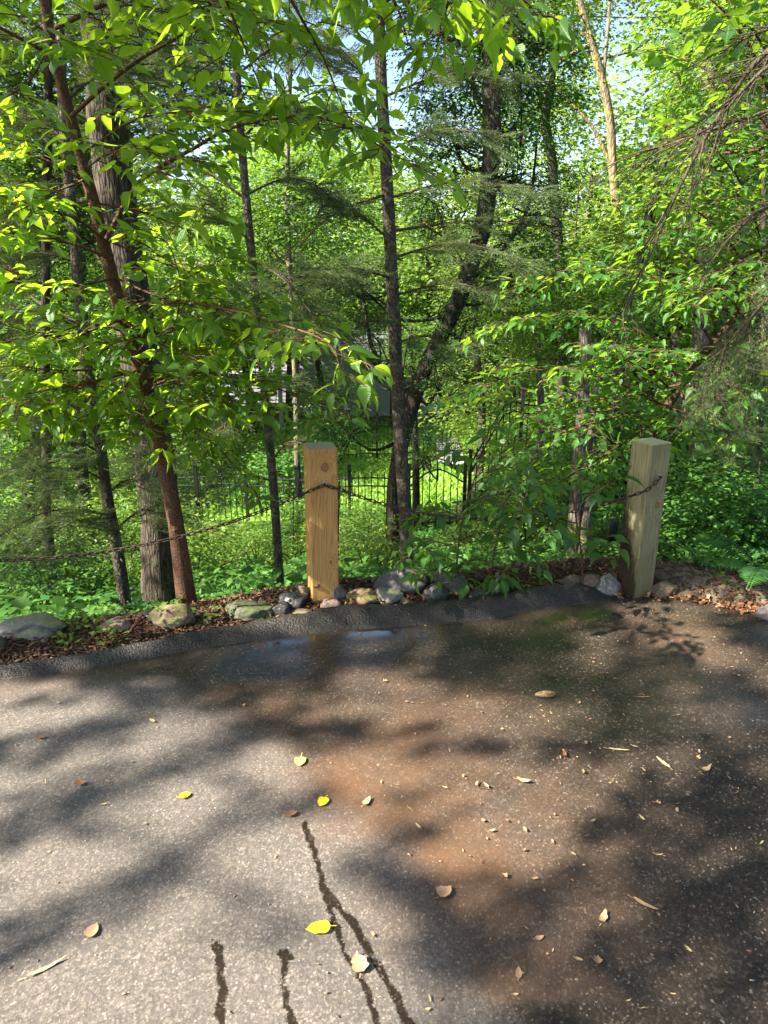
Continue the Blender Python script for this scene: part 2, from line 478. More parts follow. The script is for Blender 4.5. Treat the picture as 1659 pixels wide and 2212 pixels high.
# water's edge: wet area lies between this line and the kerb / to the right of it
wl = G2([(-700, 1640), (0, 1502), (180, 1487), (330, 1502), (430, 1560), (560, 1640), (660, 1740), (760, 1830), (850, 1960), (960, 2120), (1030, 2300), (1100, 2700)])
def side_of(P, A):
    """signed distance to a polyline (positive on its left side going along it)"""
    d = np.full(len(P), 1e9); sg = np.ones(len(P))
    for a, b in zip(A[:-1], A[1:]):
        ab = b - a; t = np.clip(((P - a) @ ab) / (ab @ ab), 0, 1); q = P - a - t[:, None] * ab
        dd = np.linalg.norm(q, axis=1); cr = ab[0] * q[:, 1] - ab[1] * q[:, 0]
        m = dd < d - 1e-9; d[m] = dd[m]; sg[m] = np.sign(cr[m])
    return d * sg
sd = side_of(P2, wl) + nz
wet = smstep(-0.02, 0.22, sd)
damp_edge = smstep(-0.05, 0.01, sd)
# trickles
def trick(pts, w):
    d = seg_dist(P2, G2(pts)) + vnoise(vx, vy, 19, 7) * 0.004 + vnoise(vx, vy, 60, 9) * 0.003
    return 1 - smstep(w * 0.35, w * 1.25, d)
tr = np.maximum.reduce([
    trick([(655, 1775), (680, 1840), (700, 1920), (722, 1990), (745, 2060), (790, 2130), (830, 2260)], 0.009),
    trick([(700, 1920), (760, 1990), (800, 2060), (850, 2140), (900, 2260)], 0.013),
    trick([(470, 2046), (476, 2080), (482, 2140), (475, 2180), (484, 2250)], 0.010),
    trick([(610, 2058), (618, 2090), (614, 2140), (628, 2200), (650, 2260)], 0.010),
    trick([(466, 2044), (476, 2052)], 0.014), trick([(606, 2060), (620, 2068)], 0.014)])
# mud film, brown, where the water dries off
mid_ = np.exp(-(((P2 - gnd(1080, 1800)[:2]) ** 2).sum(1)) / 0.42 ** 2) + np.exp(-(((P2 - gnd(850, 1540)[:2]) ** 2).sum(1)) / 0.5 ** 2) + 0.8 * np.exp(-(((P2 - gnd(1450, 1365)[:2]) ** 2).sum(1)) / 0.3 ** 2) + 0.7 * np.exp(-(((P2 - gnd(1480, 1510)[:2]) ** 2).sum(1)) / 0.22 ** 2)
gutd = 1 - 0.75 * smstep(0.55, 0.12, y_in(vx) - vy) if False else 1 - 0.7 * np.exp(-((y_in(vx) - vy) / 0.42) ** 4) * (vx < 1.1)
mud = gutd * (0.8 * np.exp(-((sd - 0.22) / 0.20) ** 2) * (0.6 + 0.4 * vnoise(vx, vy, 2.4, 6)) * (vy > 1.2) + 0.9 * mid_ * (0.75 + 0.35 * vnoise(vx, vy, 4, 8)))
gut = np.exp(-((y_in(vx) - vy - 0.10) / 0.10) ** 2)
mud = np.clip(np.maximum(mud, 0.35 * gut * (vx < 1.4)), 0, 1) * (sd > -0.1)
# standing water along the kerb
def puddle(px, py, a, b, rot=0.0):
    c = gnd(px, py)[:2]; q = P2 - c
    u = q[:, 0] * math.cos(rot) + q[:, 1] * math.sin(rot); w_ = -q[:, 0] * math.sin(rot) + q[:, 1] * math.cos(rot)
    e = (u / a) ** 2 + (w_ / b) ** 2 + nz * 7
    return 1 - smstep(0.75, 1.15, e)
pud = np.maximum.reduce([puddle(812, 1362, 0.14, 0.042, 0.10), puddle(900, 1353, 0.10, 0.026, 0.06), puddle(1275, 1326, 0.13, 0.03, 0.05),
                         puddle(1180, 1335, 0.10, 0.03), puddle(600, 1385, 0.26, 0.03, 0.12), puddle(1050, 1375, 0.4, 0.14) * 0.25, puddle(555, 1418, 0.20, 0.085, 0.12) * (0.55 + 0.3 * vnoise(vx, vy, 40, 2))])
film = np.maximum(puddle(560, 1430, 0.34, 0.20, 0.1), np.maximum(0.6 * puddle(1000, 1430, 0.75, 0.30), 0.6 * puddle(1350, 1480, 0.5, 0.4)))
film = np.maximum(film, 0.85 * np.exp(-((y_in(vx) - vy - 0.16) / 0.16) ** 2) * smstep(0.0, 0.2, sd))
addattr(me, 'wet', np.clip(wet, 0, 1)); addattr(me, 'trickle', tr); addattr(me, 'mud', mud); addattr(me, 'puddle', pud); addattr(me, 'film', np.clip(film, 0, 1))

def asphalt_nodes(g, use_attr=True):
    o = g.obj()
    v1 = g.vor(o, 195); v2 = g.vor(g.mapp(o, (1, 1, 1), (3, 5, 1)), 105)
    n = g.noise(o, 420, 2, 0.6); big = g.noise(o, 1.3, 4, 0.6); mid = g.noise(o, 14, 4, 0.6)
    stone = g.ramp(v1[1], [(0.0, (0.045, 0.042, 0.040)), (0.45, (0.085, 0.074, 0.065)), (0.72, (0.16, 0.132, 0.11)), (0.9, (0.30, 0.25, 0.205)), (1.0, (0.58, 0.52, 0.45))])
    stone2 = g.ramp(v2[1], [(0.0, (0.06, 0.055, 0.05)), (0.6, (0.11, 0.094, 0.08)), (1.0, (0.27, 0.22, 0.17))])
    col = g.mix(0.4, stone, stone2)
    gap = g.ramp(v1[0], [(0.45, (1, 1, 1)), (0.85, (0.3, 0.3, 0.3))])
    col = g.mix(0.5, col, g.mix(1.0, col, gap, 'MULTIPLY'))
    col = g.mix(g.math('MULTIPLY', big, 0.5), col, (0.10, 0.088, 0.078, 1))
    h = g.math('ADD', g.math('MULTIPLY', v1[1], 0.45), g.math('MULTIPLY', n, 0.5))
    h = g.math('ADD', h, g.math('MULTIPLY', mid, 0.8))
    # the same stones under a film of water: black binder, a few pale stones standing out
    wa = g.ramp(v1[1], [(0.0, (0.010, 0.009, 0.007)), (0.6, (0.026, 0.021, 0.016)), (0.84, (0.07, 0.054, 0.04)), (1.0, (0.42, 0.34, 0.26))])
    wb = g.ramp(v2[1], [(0.0, (0.010, 0.009, 0.007)), (0.8, (0.03, 0.024, 0.018)), (1.0, (0.22, 0.17, 0.12))])
    g.wetcol = g.mix(0.4, wa, wb)
    return o, col, h, big, mid

m, nt, out = newmat('asphalt'); g = G(nt)
o, col, h, big, mid = asphalt_nodes(g)
wetA, trA, mudA, pudA, filmA = [g.attr(k) for k in ('wet', 'trickle', 'mud', 'puddle', 'film')]
en = g.math('SUBTRACT', g.noise(o, 170, 4, 0.8), 0.5)
trA = g.ramp(g.math('ADD', trA, g.math('MULTIPLY', en, 1.7)), [(0.36, (0, 0, 0)), (0.56, (1, 1, 1))])
wetA = g.ramp(g.math('ADD', wetA, g.math('MULTIPLY', en, 0.55)), [(0.12, (0, 0, 0)), (0.85, (1, 1, 1))])
w2 = g.math('MAXIMUM', g.math('MULTIPLY', wetA, g.math('SUBTRACT', 0.95, g.math('MULTIPLY', mudA, 0.45))), trA)
w2 = g.math('MAXIMUM', w2, filmA)
dark = g.wetcol
col2 = g.mix(w2, col, dark); col2 = g.mix(g.math('MULTIPLY', trA, 0.6), col2, (0.012, 0.007, 0.004, 1))
mudA = g.math('MULTIPLY', mudA, g.math('SUBTRACT', 1.0, trA))
mudn = g.math('MULTIPLY', mudA, g.ramp(g.noise(o, 3.5, 5, 0.65), [(0.3, (0.2, 0.2, 0.2)), (0.7, (1, 1, 1))]))
mudc = g.mix(0.12, (0.11, 0.055, 0.025, 1), g.mix(1.0, g.mix(0.55, col, dark), (2.2, 1.48, 0.98, 1), 'MULTIPLY'))
col2 = g.mix(g.math('MULTIPLY', mudn, 0.85), col2, mudc)
col2 = g.mix(pudA, col2, (0.02, 0.017, 0.012, 1))
rgh = g.math('SUBTRACT', 0.85, g.math('MULTIPLY', w2, 0.42))
rgh = g.math('SUBTRACT', rgh, g.math('MULTIPLY', filmA, 0.33))
rgh = g.math('MAXIMUM', g.math('SUBTRACT', rgh, g.math('MULTIPLY', pudA, 0.6)), 0.02)
bs = g.math('MULTIPLY', g.math('SUBTRACT', 1.0, g.math('MULTIPLY', filmA, 0.8)), g.math('SUBTRACT', 1.0, pudA))
rip = g.noise(o, 45, 3, 0.55, 0.4)
hh = g.math('ADD', g.math('MULTIPLY', h, g.math('ADD', bs, 0.0)), g.math('MULTIPLY', rip, g.math('MULTIPLY', filmA, 0.25)))
nrm = g.bump(hh, 0.8, 0.0035)
ripn = g.bump(g.math('ADD', g.noise(o, 34, 3, 0.6, 0.6), g.math('MULTIPLY', g.noise(o, 240, 2, 0.5), g.math('SUBTRACT', 0.35, g.math('MULTIPLY', pudA, 0.33)))), g.math('SUBTRACT', 0.5, g.math('MULTIPLY', pudA, 0.40)), 0.004)
cw = g.math('MAXIMUM', g.math('MULTIPLY', filmA, 0.5), pudA, True)
nt.links.new(g.bsdf(col2, rgh, nrm, g.math('ADD', g.math('SUBTRACT', 0.2, g.math('MULTIPLY', w2, 0.13)), g.math('MULTIPLY', pudA, 0.5)), **{'Coat Weight': cw, 'Coat Roughness': 0.045, 'Coat Normal': ripn, 'Coat IOR': 1.8}), out.inputs[0])
M['asphalt'] = m
dw = link('driveway', me, None, m); tag(dw, kind='structure')

# ---- kerb (rolled asphalt berm)
m, nt, out = newmat('kerb_asphalt'); g = G(nt)
o, col, h, big, mid = asphalt_nodes(g)
col = g.mix(1.0, col, (0.17, 0.145, 0.13, 1), 'MULTIPLY')
col = g.mix(g.ramp(g.noise(o, 7, 4), [(0.45, (0, 0, 0)), (0.7, (0.5, 0.5, 0.5))]), col, (0.035, 0.028, 0.021, 1))
lump = g.math('ADD', g.noise(o, 60, 4, 0.7), g.math('MULTIPLY', g.math('SUBTRACT', 1.0, g.vor(o, 110)[0]), 0.6))
nt.links.new(g.bsdf(col, 0.5, g.bump(g.math('ADD', h, g.math('MULTIPLY', lump, 1.8)), 0.9, 0.005), 0.5), out.inputs[0])
M['kerb'] = m
kx = np.concatenate([np.arange(-8, -2.4, 0.2), np.arange(-2.4, 1.42, 0.012)])
prof = [(-0.03, -0.03), (-0.015, 0.004), (0.0, 0.012), (0.02, 0.026), (0.04, 0.042), (0.06, 0.052), (0.08, 0.058), (0.10, 0.061), (0.12, 0.058), (0.135, 0.048), (0.148, 0.036), (0.152, -0.05)]
KV = []
for x in kx:
    y0 = float(y_in(x)); fd = float(kfade(x)) * (1 + 0.12 * float(vnoise(x, 0, 6, 1)))
    jj = 0.010 * float(vnoise(x, 1, 7, 3)) + 0.005 * float(vnoise(x, 1, 31, 3))
    for (a, b) in prof:
        nb = mnoise.noise(Vector((x * 14, a * 30, 3))) * 0.008 + mnoise.noise(Vector((x * 45, a * 60, 7))) * 0.006
        ks = float(kscale(x)); KV.append((x, y0 + a * ks + jj * ks * (a > 0), b * fd * (ks if b > 0 else 1) + (nb if b > 0 else 0) - 0.02 * (1 - float(kfade(x)))))
n = len(prof); KF = [(i * n + k, (i + 1) * n + k, (i + 1) * n + k + 1, i * n + k + 1) for i in range(len(kx) - 1) for k in range(n - 1)]
ke = link('kerb', mesh_np('kerb', np.array(KV), np.array(KF), smooth=True), None, M['kerb']); tag(ke, kind='structure')

# ---- ground
gx = lines([(-70, -8, 2.0), (-8, -3.2, 0.15), (-3.2, 3.4, 0.03), (3.4, 8, 0.15), (8, 70, 2.0)])
gt = lines([(-22, -1, 3), (-1, -0.2, 0.2), (-0.2, 1.6, 0.03), (1.6, 5, 0.09), (5, 12, 0.3), (12, 86, 2.0)])
Xg, Tg = np.meshgrid(gx, gt)
fall = np.clip(1 - np.abs(Tg) / 40, 0, 1)
Yg = Tg + y_out(np.clip(Xg, -9, 9)) * 1.0
Yg = np.where(np.abs(Xg) > 9, Tg + y_out(np.clip(Xg, -9, 9)), Yg)
Zg = terr(np.clip(Xg, -9, 9), Yg)
V = np.stack([Xg, Yg, Zg], -1).reshape(-1, 3); n1, n2 = len(gx), len(gt)
i = np.arange(n1 - 1)[None, :] + n1 * np.arange(n2 - 1)[:, None]
me = mesh_np('ground', V, np.stack([i, i + 1, i + n1 + 1, i + n1], -1).reshape(-1, 4), smooth=True)
s_ = V[:, 1] - y_out(V[:, 0])
path = smstep(1.35, 1.7, V[:, 0]) * smstep(-0.1, 0.0, s_) * (1 - smstep(0.75, 1.0, s_ + 0.1 * vnoise(V[:, 0], V[:, 1], 4, 1)))
lawn = smstep(9.5, 10.5, s_) * (1 - smstep(20, 23, s_)) 
addattr(me, 'mulch', (1 - smstep(0.45, 0.8, s_)) * (1 - path)); addattr(me, 'dirt', path); addattr(me, 'lawn', lawn)
m, nt, out = newmat('ground_soil'); g = G(nt); o = g.obj()
nA = g.noise(o, 40, 5, 0.7); nB = g.noise(o, 3, 4)
soil = g.mix(nA, (0.016, 0.012, 0.008, 1), (0.06, 0.042, 0.026, 1))
soil = g.mix(g.math('MULTIPLY', nB, 0.6), soil, (0.02, 0.035, 0.01, 1))
mul = g.mix(nA, (0.03, 0.015, 0.009, 1), (0.14, 0.065, 0.033, 1))
dirt = g.mix(nA, (0.13, 0.10, 0.075, 1), (0.30, 0.24, 0.18, 1))
dirt = g.mix(0.5, dirt, g.mix(1.0, dirt, g.vor(o, 90)[1], 'MULTIPLY'))
law = g.mix(g.noise(o, 8, 5, 0.7), (0.07, 0.16, 0.02, 1), (0.20, 0.34, 0.04, 1))
c = g.mix(g.attr('mulch'), soil, mul); c = g.mix(g.attr('dirt'), c, dirt); c = g.mix(g.attr('lawn'), c, law)
nt.links.new(g.bsdf(c, 0.95, g.bump(nA, 0.8, 0.02), 0.1), out.inputs[0])
gr = link('ground', me, None, m); tag(gr, kind='structure')

# ------------------------------------------------------------------ posts
def wood_mat(name, base, dark, knots, green=0.0, dark_foot=False, grain=1.0):
    m, nt, out = newmat(name); g = G(nt); o = g.obj()
    warp = o
    kk = None
    for (kx_, ky_, kz_, kr) in knots:
        d = g.n('VectorMath', operation='DISTANCE'); g.set(d.inputs[0], g.mapp(o, (1, 1, 0.75))); d.inputs[1].default_value = (kx_, ky_, kz_ * 0.75)
        e = g.math('MULTIPLY', g.math('POWER', 2.718, g.math('MULTIPLY', g.math('MULTIPLY', d.outputs['Value'], d.outputs['Value']), -1.0 / (kr * kr * 5))), 1.0)
        kk = (d.outputs['Value'], kr) if kk is None else kk
        warp_add = g.math('MULTIPLY', e, 0.035)
        warpN = g.n('VectorMath', operation='ADD'); g.set(warpN.inputs[0], warp)
        cx = g.n('CombineXYZ'); g.set(cx.inputs[0], warp_add); g.set(cx.inputs[1], warp_add); g.set(warpN.inputs[1], cx.outputs[0]); warp = warpN.outputs[0]
    v = g.mapp(warp, (1, 1, 0.045))
    nlow = g.noise(v, 26, 2, 0.5)
    ring = g.math('SINE', g.math('MULTIPLY', nlow, 62 * grain))
    fine = g.noise(g.mapp(o, (1, 1, 0.03)), 330, 3, 0.6)
    gl = g.math('ADD', g.math('MULTIPLY', g.ramp(ring, [(0.0, (0, 0, 0)), (0.9, (1, 1, 1))]), 0.55), g.math('MULTIPLY', fine, 0.45))
    col = g.mix(gl, c4(base), c4(dark))
    blot = g.noise(o, 6, 4, 0.6)
    col = g.mix(g.math('MULTIPLY', g.ramp(blot, [(0.42, (0, 0, 0)), (0.75, (1, 1, 1))]), 0.35), col, c4((dark[0] * 0.75, dark[1] * 0.75, dark[2] * 0.7)))
    for (kx_, ky_, kz_, kr) in knots:
        d = g.n('VectorMath', operation='DISTANCE'); g.set(d.inputs[0], g.mapp(o, (1, 1, 0.8))); d.inputs[1].default_value = (kx_, ky_, kz_ * 0.8)
        dv = g.math('ADD', d.outputs['Value'], g.math('MULTIPLY', g.noise(o, 60, 2), 0.006))
        msk = g.math('LESS_THAN', dv, kr)
        rg = g.math('SINE', g.math('MULTIPLY', dv, 2.2 / kr * 6))
        kc = g.mix(g.math('ADD', 0.5, g.math('MULTIPLY', rg, 0.5)), (0.20, 0.085, 0.035, 1), (0.33, 0.16, 0.07, 1))
        edge = g.math('MULTIPLY', g.math('LESS_THAN', dv, kr * 1.13), 0.8)
        col = g.mix(edge, col, (0.10, 0.04, 0.02, 1)); col = g.mix(msk, col, kc)
    speck = g.ramp(g.noise(g.mapp(o, (1, 1, 0.5)), 160, 2), [(0.66, (0, 0, 0)), (0.72, (1, 1, 1))])
    col = g.mix(g.math('MULTIPLY', speck, 0.35), col, (0.06, 0.035, 0.02, 1))
    ck = g.ramp(g.noise(g.mapp(o, (1, 1, 0.028), (1, 2, 3)), 95, 2, 0.5), [(0.70, (0, 0, 0)), (0.735, (1, 1, 1))])
    col = g.mix(g.math('MULTIPLY', ck, 0.75 if dark_foot else 0.4), col, (0.035, 0.02, 0.012, 1))
    if dark_foot:
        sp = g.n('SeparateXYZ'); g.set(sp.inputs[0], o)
        # left face turns dark brown towards the bottom, the edge slanting
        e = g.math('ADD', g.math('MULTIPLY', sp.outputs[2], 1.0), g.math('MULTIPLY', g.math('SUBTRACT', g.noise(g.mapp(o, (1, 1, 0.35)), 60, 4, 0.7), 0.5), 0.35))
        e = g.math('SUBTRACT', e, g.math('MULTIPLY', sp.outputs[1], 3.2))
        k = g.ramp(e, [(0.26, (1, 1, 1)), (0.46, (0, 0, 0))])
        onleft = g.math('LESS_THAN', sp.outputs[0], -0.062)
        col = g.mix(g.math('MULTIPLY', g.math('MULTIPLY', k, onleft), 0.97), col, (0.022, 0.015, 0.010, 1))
        k2 = g.ramp(g.math('ADD', sp.outputs[2], g.math('MULTIPLY', blot, 0.3)), [(0.1, (1, 1, 1)), (0.5, (0, 0, 0))])
        col = g.mix(g.math('MULTIPLY', g.math('MULTIPLY', k2, g.math('SUBTRACT', 1.0, onleft)), 0.6), col, (0.09, 0.08, 0.028, 1))
    nt.links.new(g.bsdf(col, 0.75, g.bump(g.math('ADD', gl, g.math('MULTIPLY', fine, 0.6)), 0.35, 0.002), 0.2), out.inputs[0])
    return m

def endgrain_mat():
    m, nt, out = newmat('end_grain'); g = G(nt); o = g.obj()
    d = g.n('VectorMath', operation='LENGTH'); g.set(d.inputs[0], g.mapp(o, (1, 1, 0), (0.05, 0.09, 0)))
    w = g.math('SINE', g.math('MULTIPLY', d.outputs['Value'], 900))
    col = g.mix(g.math('ADD', 0.5, g.math('MULTIPLY', w, 0.4)), (0.20, 0.19, 0.10, 1), (0.42, 0.38, 0.22, 1))
    nt.links.new(g.bsdf(col, 0.85, None, 0.2), out.inputs[0]); return m
M['end'] = endgrain_mat()

def post(base, yaw, h, mat, label, side=0.140, lean=(0, 0)):
    root = empty('wooden_post', (base[0], base[1], 0)); root.rotation_euler = (lean[0], lean[1], yaw)
    tag(root, label, 'post', 'wooden posts carrying the chain')
    s = side / 2; bv = 0.005
    ring = [(-s + bv, -s), (s - bv, -s), (s, -s + bv), (s, s - bv), (s - bv, s), (-s + bv, s), (-s, s - bv), (-s, -s + bv)]
    V = []; zs = [-0.25] + list(np.linspace(0, h - 0.004, 14)) + [h]
    for k, z in enumerate(zs):
        q = 1.0 if z < h else 0.97
        for (x, y) in ring:
            w = 0.0012 * mnoise.noise(Vector((x * 30, y * 30, z * 6)))
            V.append((x * q + w, y * q + w, z))
    Fs = [(k * 8 + a, k * 8 + (a + 1) % 8, (k + 1) * 8 + (a + 1) % 8, (k + 1) * 8 + a) for k in range(len(zs) - 1) for a in range(8)]
    me = bpy.data.meshes.new('timber'); me.from_pydata(V, [], Fs); me.materials.append(mat)
    link_local('timber', me, root)
    top = [V[(len(zs) - 1) * 8 + a] for a in range(8)]
    me2 = bpy.data.meshes.new('end_grain'); me2.from_pydata([(x, y, z - 0.02) for x, y, z in top] + top, [], [tuple(range(8, 16))] + [(a, (a + 1) % 8, 8 + (a + 1) % 8, 8 + a) for a in range(8)])
    me2.materials.append(M['end']); link_local('end_grain', me2, root, scale=(0.999, 0.999, 1.0))
    return root

# left post: front-left bottom corner and the front face direction
aL = rad(16); fl = gnd(674, 1308, 0.02); fr_dir = np.array((math.cos(aL), math.sin(aL))); bk = np.array((-math.sin(aL), math.cos(aL)))
cL = fl[:2] + 0.07 * fr_dir + 0.07 * bk
aR = rad(27); fR = gnd(1369, 1286, 0.02); cR = fR[:2] + 0.0675 * np.array((math.cos(aR), math.sin(aR))) + 0.0675 * np.array((-math.sin(aR), math.cos(aR)))
wl_ = wood_mat('post_wood_fresh', (0.50, 0.29, 0.10), (0.31, 0.155, 0.045), [(0.008, -0.07, 0.735, 0.019), (0.03, -0.07, 0.245, 0.010)])
wr_ = wood_mat('post_wood_weathered', (0.29, 0.265, 0.14), (0.15, 0.125, 0.06), [(0.018, -0.0675, 0.50, 0.015), (0.064, -0.0675, 0.49, 0.010)], dark_foot=True)
pL = post(cL, aL, 0.825, wl_, 'fresh yellow wooden post with a round knot near its top, between the rocks', 0.140, (0, rad(0.6)))
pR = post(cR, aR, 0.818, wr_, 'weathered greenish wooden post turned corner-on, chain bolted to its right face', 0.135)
cT = np.array((-2.28, float(y_out(-2.28)) + 0.12))
pT = post(cT, rad(25), 0.82, wl_, 'wooden post at the far end of the left chain', 0.14)

def bolt(root, x, z, s, lab):
    mb = MB()
    mb.tube([(x, -s, z), (x, -s - 0.006, z)], [0.0125, 0.0125], 16)
    o = mb.build('washer', M['zinc'], None, False); o.parent = root; o.location = (0, 0, 0)
    mb = MB(); mb.tube([(x, -s - 0.0065, z), (x, -s - 0.014, z)], [0.0065, 0.006], 6)
    o2 = mb.build('bolt_head', M['rust'], None, False); o2.parent = root; o2.location = (0, 0, 0)
bL = cL + 0.004 * fr_dir - (0.07 + 0.02) * bk
frR = np.array((math.cos(aR), math.sin(aR))); bkR = np.array((-math.sin(aR), math.cos(aR)))
bolt(pL, 0.004, 0.655, 0.07, 'L'); bolt(pR, 0.0, 0.655, 0.0675, 'R')
# cut nail hole marks: a small rusty staple on the left post
mb = MB(); mb.box((-0.045, -0.0712, 0.12), (0.028, 0.004, 0.005)); mb.box((-0.035, -0.072, 0.124), (0.006, 0.006, 0.02))
o = mb.build('rusty_nail', M['rust'], None, False); o.parent = pL; o.location = (0, 0, 0)

def chain(name, pts, label):
    """pts: dense polyline; oval links alternate by 90 degrees"""
    mb = MB(); pitch = 0.0265; P, L = path_pts(pts, 800)
    n = int(L / pitch); Q, _ = path_pts(pts, n + 1)
    tw = 0.0
    for i in range(n):
        c = (Q[i] + Q[i + 1]) / 2; d = unit(Q[i + 1] - Q[i]); a = unit(np.cross(d, UP)); b = np.cross(a, d)
        th = (math.pi / 2) * (i % 2) + 0.6 + 0.25 * math.sin(i * 0.35)
        e = a * math.cos(th) + b * math.sin(th); nn = np.cross(d, e)
        hl, hw, wr = 0.0105, 0.0068, 0.0029
        ring = []
        for k in range(14):
            t = 2 * math.pi * k / 14
            ring.append((hl * (1 if math.cos(t) > 0 else -1) * (abs(math.cos(t)) > 0.02) + hw * math.cos(t), hw * math.sin(t)))
        V = []
        for k, (u, v) in enumerate(ring):
            u0, v0 = ring[k - 1]; u1, v1 = ring[(k + 1) % 14]
            tt = unit(d * (u1 - u0) + e * (v1 - v0)); o1 = np.cross(tt, nn)
            for q in range(6):
                s = 2 * math.pi * q / 6
                V.append(c + d * u + e * v + wr * (math.cos(s) * o1 + math.sin(s) * nn))
        mb.add(V, [(k * 6 + q, k * 6 + (q + 1) % 6, ((k + 1) % 14) * 6 + (q + 1) % 6, ((k + 1) % 14) * 6 + q) for k in range(14) for q in range(6)])
    return tag(mb.build(name, M['rust']), label, 'chain', 'rusty chains between the posts')

def sagline(a, b, sag, n=60):
    a = np.array(a); b = np.array(b)
    return [a + (b - a) * t + np.array((0, 0, -sag * 4 * t * (1 - t))) for t in np.linspace(0, 1, n)]
LB = np.array((bL[0], bL[1], 0.652))
# the chain lies on the front face to its edges, then hangs free
eR = cL + 0.078 * fr_dir - 0.082 * bk; eLft = cL - 0.078 * fr_dir - 0.082 * bk
RB = cR - 0.085 * bkR; RB = np.array((RB[0], RB[1], 0.652))
eR2 = cR - 0.078 * frR - 0.085 * bkR
s1 = sagline((eR[0], eR[1], 0.625), (eR2[0], eR2[1], 0.600), 0.155)
chain('rusty_chain', [LB] + s1 + [RB], 'rusty chain sagging between the fresh post and the weathered post')
tb = cT + np.array((0.06, -0.09))
s2 = sagline((eLft[0], eLft[1], 0.622), (tb[0], tb[1], 0.64), 0.175)
chain('rusty_chain', [LB] + s2, 'rusty chain running left from the fresh post past the oak to the picture edge')

# ------------------------------------------------------------------ boulders
def boulder(px0, px1, pyt, pyb, mat, label, seed, sink=0.25, depth=0.8, ang=0.0, dy=0.0):
    """px0..px1 width, pyt top, pyb bottom in the photo, standing on the ground there"""
    p = hit((px0 + px1) / 2, pyb); Y = p[1] + dy
    a = at(px0, (pyt + pyb) / 2, Y); b = at(px1, (pyt + pyb) / 2, Y); w = abs(b[0] - a[0]) / 2
    top = at((px0 + px1) / 2, pyt, Y + w * depth * 0.3)[2]; gz = tz(p[0], Y)
    hgt = max(top - gz, 0.03); hz = hgt / (2 - 2 * sink) if True else 0
    import bmesh
    bm = bmesh.new(); bmesh.ops.create_icosphere(bm, subdivisions=5, radius=1.0)
    sv = Vector((seed * 7.3, seed * 2.1, seed * 4.7))
    # cutting planes give facets
    rnd = random.Random(seed)
    planes = [(Vector((rnd.gauss(0, 1), rnd.gauss(0, 1), rnd.gauss(0, 0.8))).normalized(), rnd.uniform(0.62, 0.92)) for _ in range(9 + int(6 * ang))]
    for v in bm.verts:
        c = v.co.copy()
        for (nrm, dd) in planes:
            k = c.dot(nrm)
            if k > dd: c -= nrm * (k - dd) * (0.75 + 0.25 * ang)
        c *= 1 + 0.16 * mnoise.noise(c * 1.3 + sv) + 0.05 * mnoise.noise(c * 4 + sv) + 0.02 * mnoise.noise(c * 11 + sv)
        v.co = c
    mz = max(v.co.z for v in bm.verts); mx = max(abs(v.co.x) for v in bm.verts)
    for v in bm.verts:
        v.co.x *= w / mx; v.co.y *= w * depth / mx; v.co.z *= hz / mz
    me = bpy.data.meshes.new('boulder'); bm.to_mesh(me); bm.free()
    me.polygons.foreach_set('use_smooth', np.ones(len(me.polygons), dtype=bool)); me.materials.append(mat)
    o = bpy.data.objects.new('boulder', me); COL.objects.link(o)
    o.location = (p[0] + 0, Y + w * depth * 0.3, gz + hgt - hz - 0.12 * hgt); o.rotation_euler = (0, 0, rnd.uniform(-0.3, 0.3))
    tag(o, label, 'boulder', 'boulders along the mulch bed')
    return o
rk = dict(
    pale=rock_mat('rock_pale', (0.11, 0.10, 0.085), (0.20, 0.19, 0.16), (0.3, 0.28, 0.24), (0.12, 0.13, 0.06)),
    pink=rock_mat('rock_pink', (0.13, 0.075, 0.062), (0.22, 0.14, 0.115), (0.3, 0.22, 0.18)),
    tan=rock_mat('rock_tan', (0.085, 0.06, 0.036), (0.165, 0.125, 0.075), (0.09, 0.065, 0.04), (0.15, 0.15, 0.05)),
    green=rock_mat('rock_green', (0.03, 0.035, 0.018), (0.07, 0.075, 0.038), (0.12, 0.11, 0.08), (0.07, 0.09, 0.03)),
    dark=rock_mat('rock_dark', (0.014, 0.013, 0.013), (0.05, 0.045, 0.042), (0.08, 0.07, 0.065), None, 0.35, 1),
    purple=rock_mat('rock_purple', (0.045, 0.042, 0.045), (0.10, 0.09, 0.095), (0.16, 0.14, 0.14), (0.09, 0.09, 0.05), 0.6),
    speck=rock_mat('rock_speck', (0.05, 0.05, 0.05), (0.20, 0.19, 0.18), (0.4, 0.4, 0.38)),
    brown=rock_mat('rock_brown', (0.07, 0.045, 0.03), (0.15, 0.10, 0.065), (0.2, 0.15, 0.1), (0.08, 0.08, 0.03)),
    orange=rock_mat('rock_orange', (0.10, 0.055, 0.03), (0.22, 0.13, 0.07), (0.3, 0.22, 0.14), (0.14, 0.13, 0.04)))
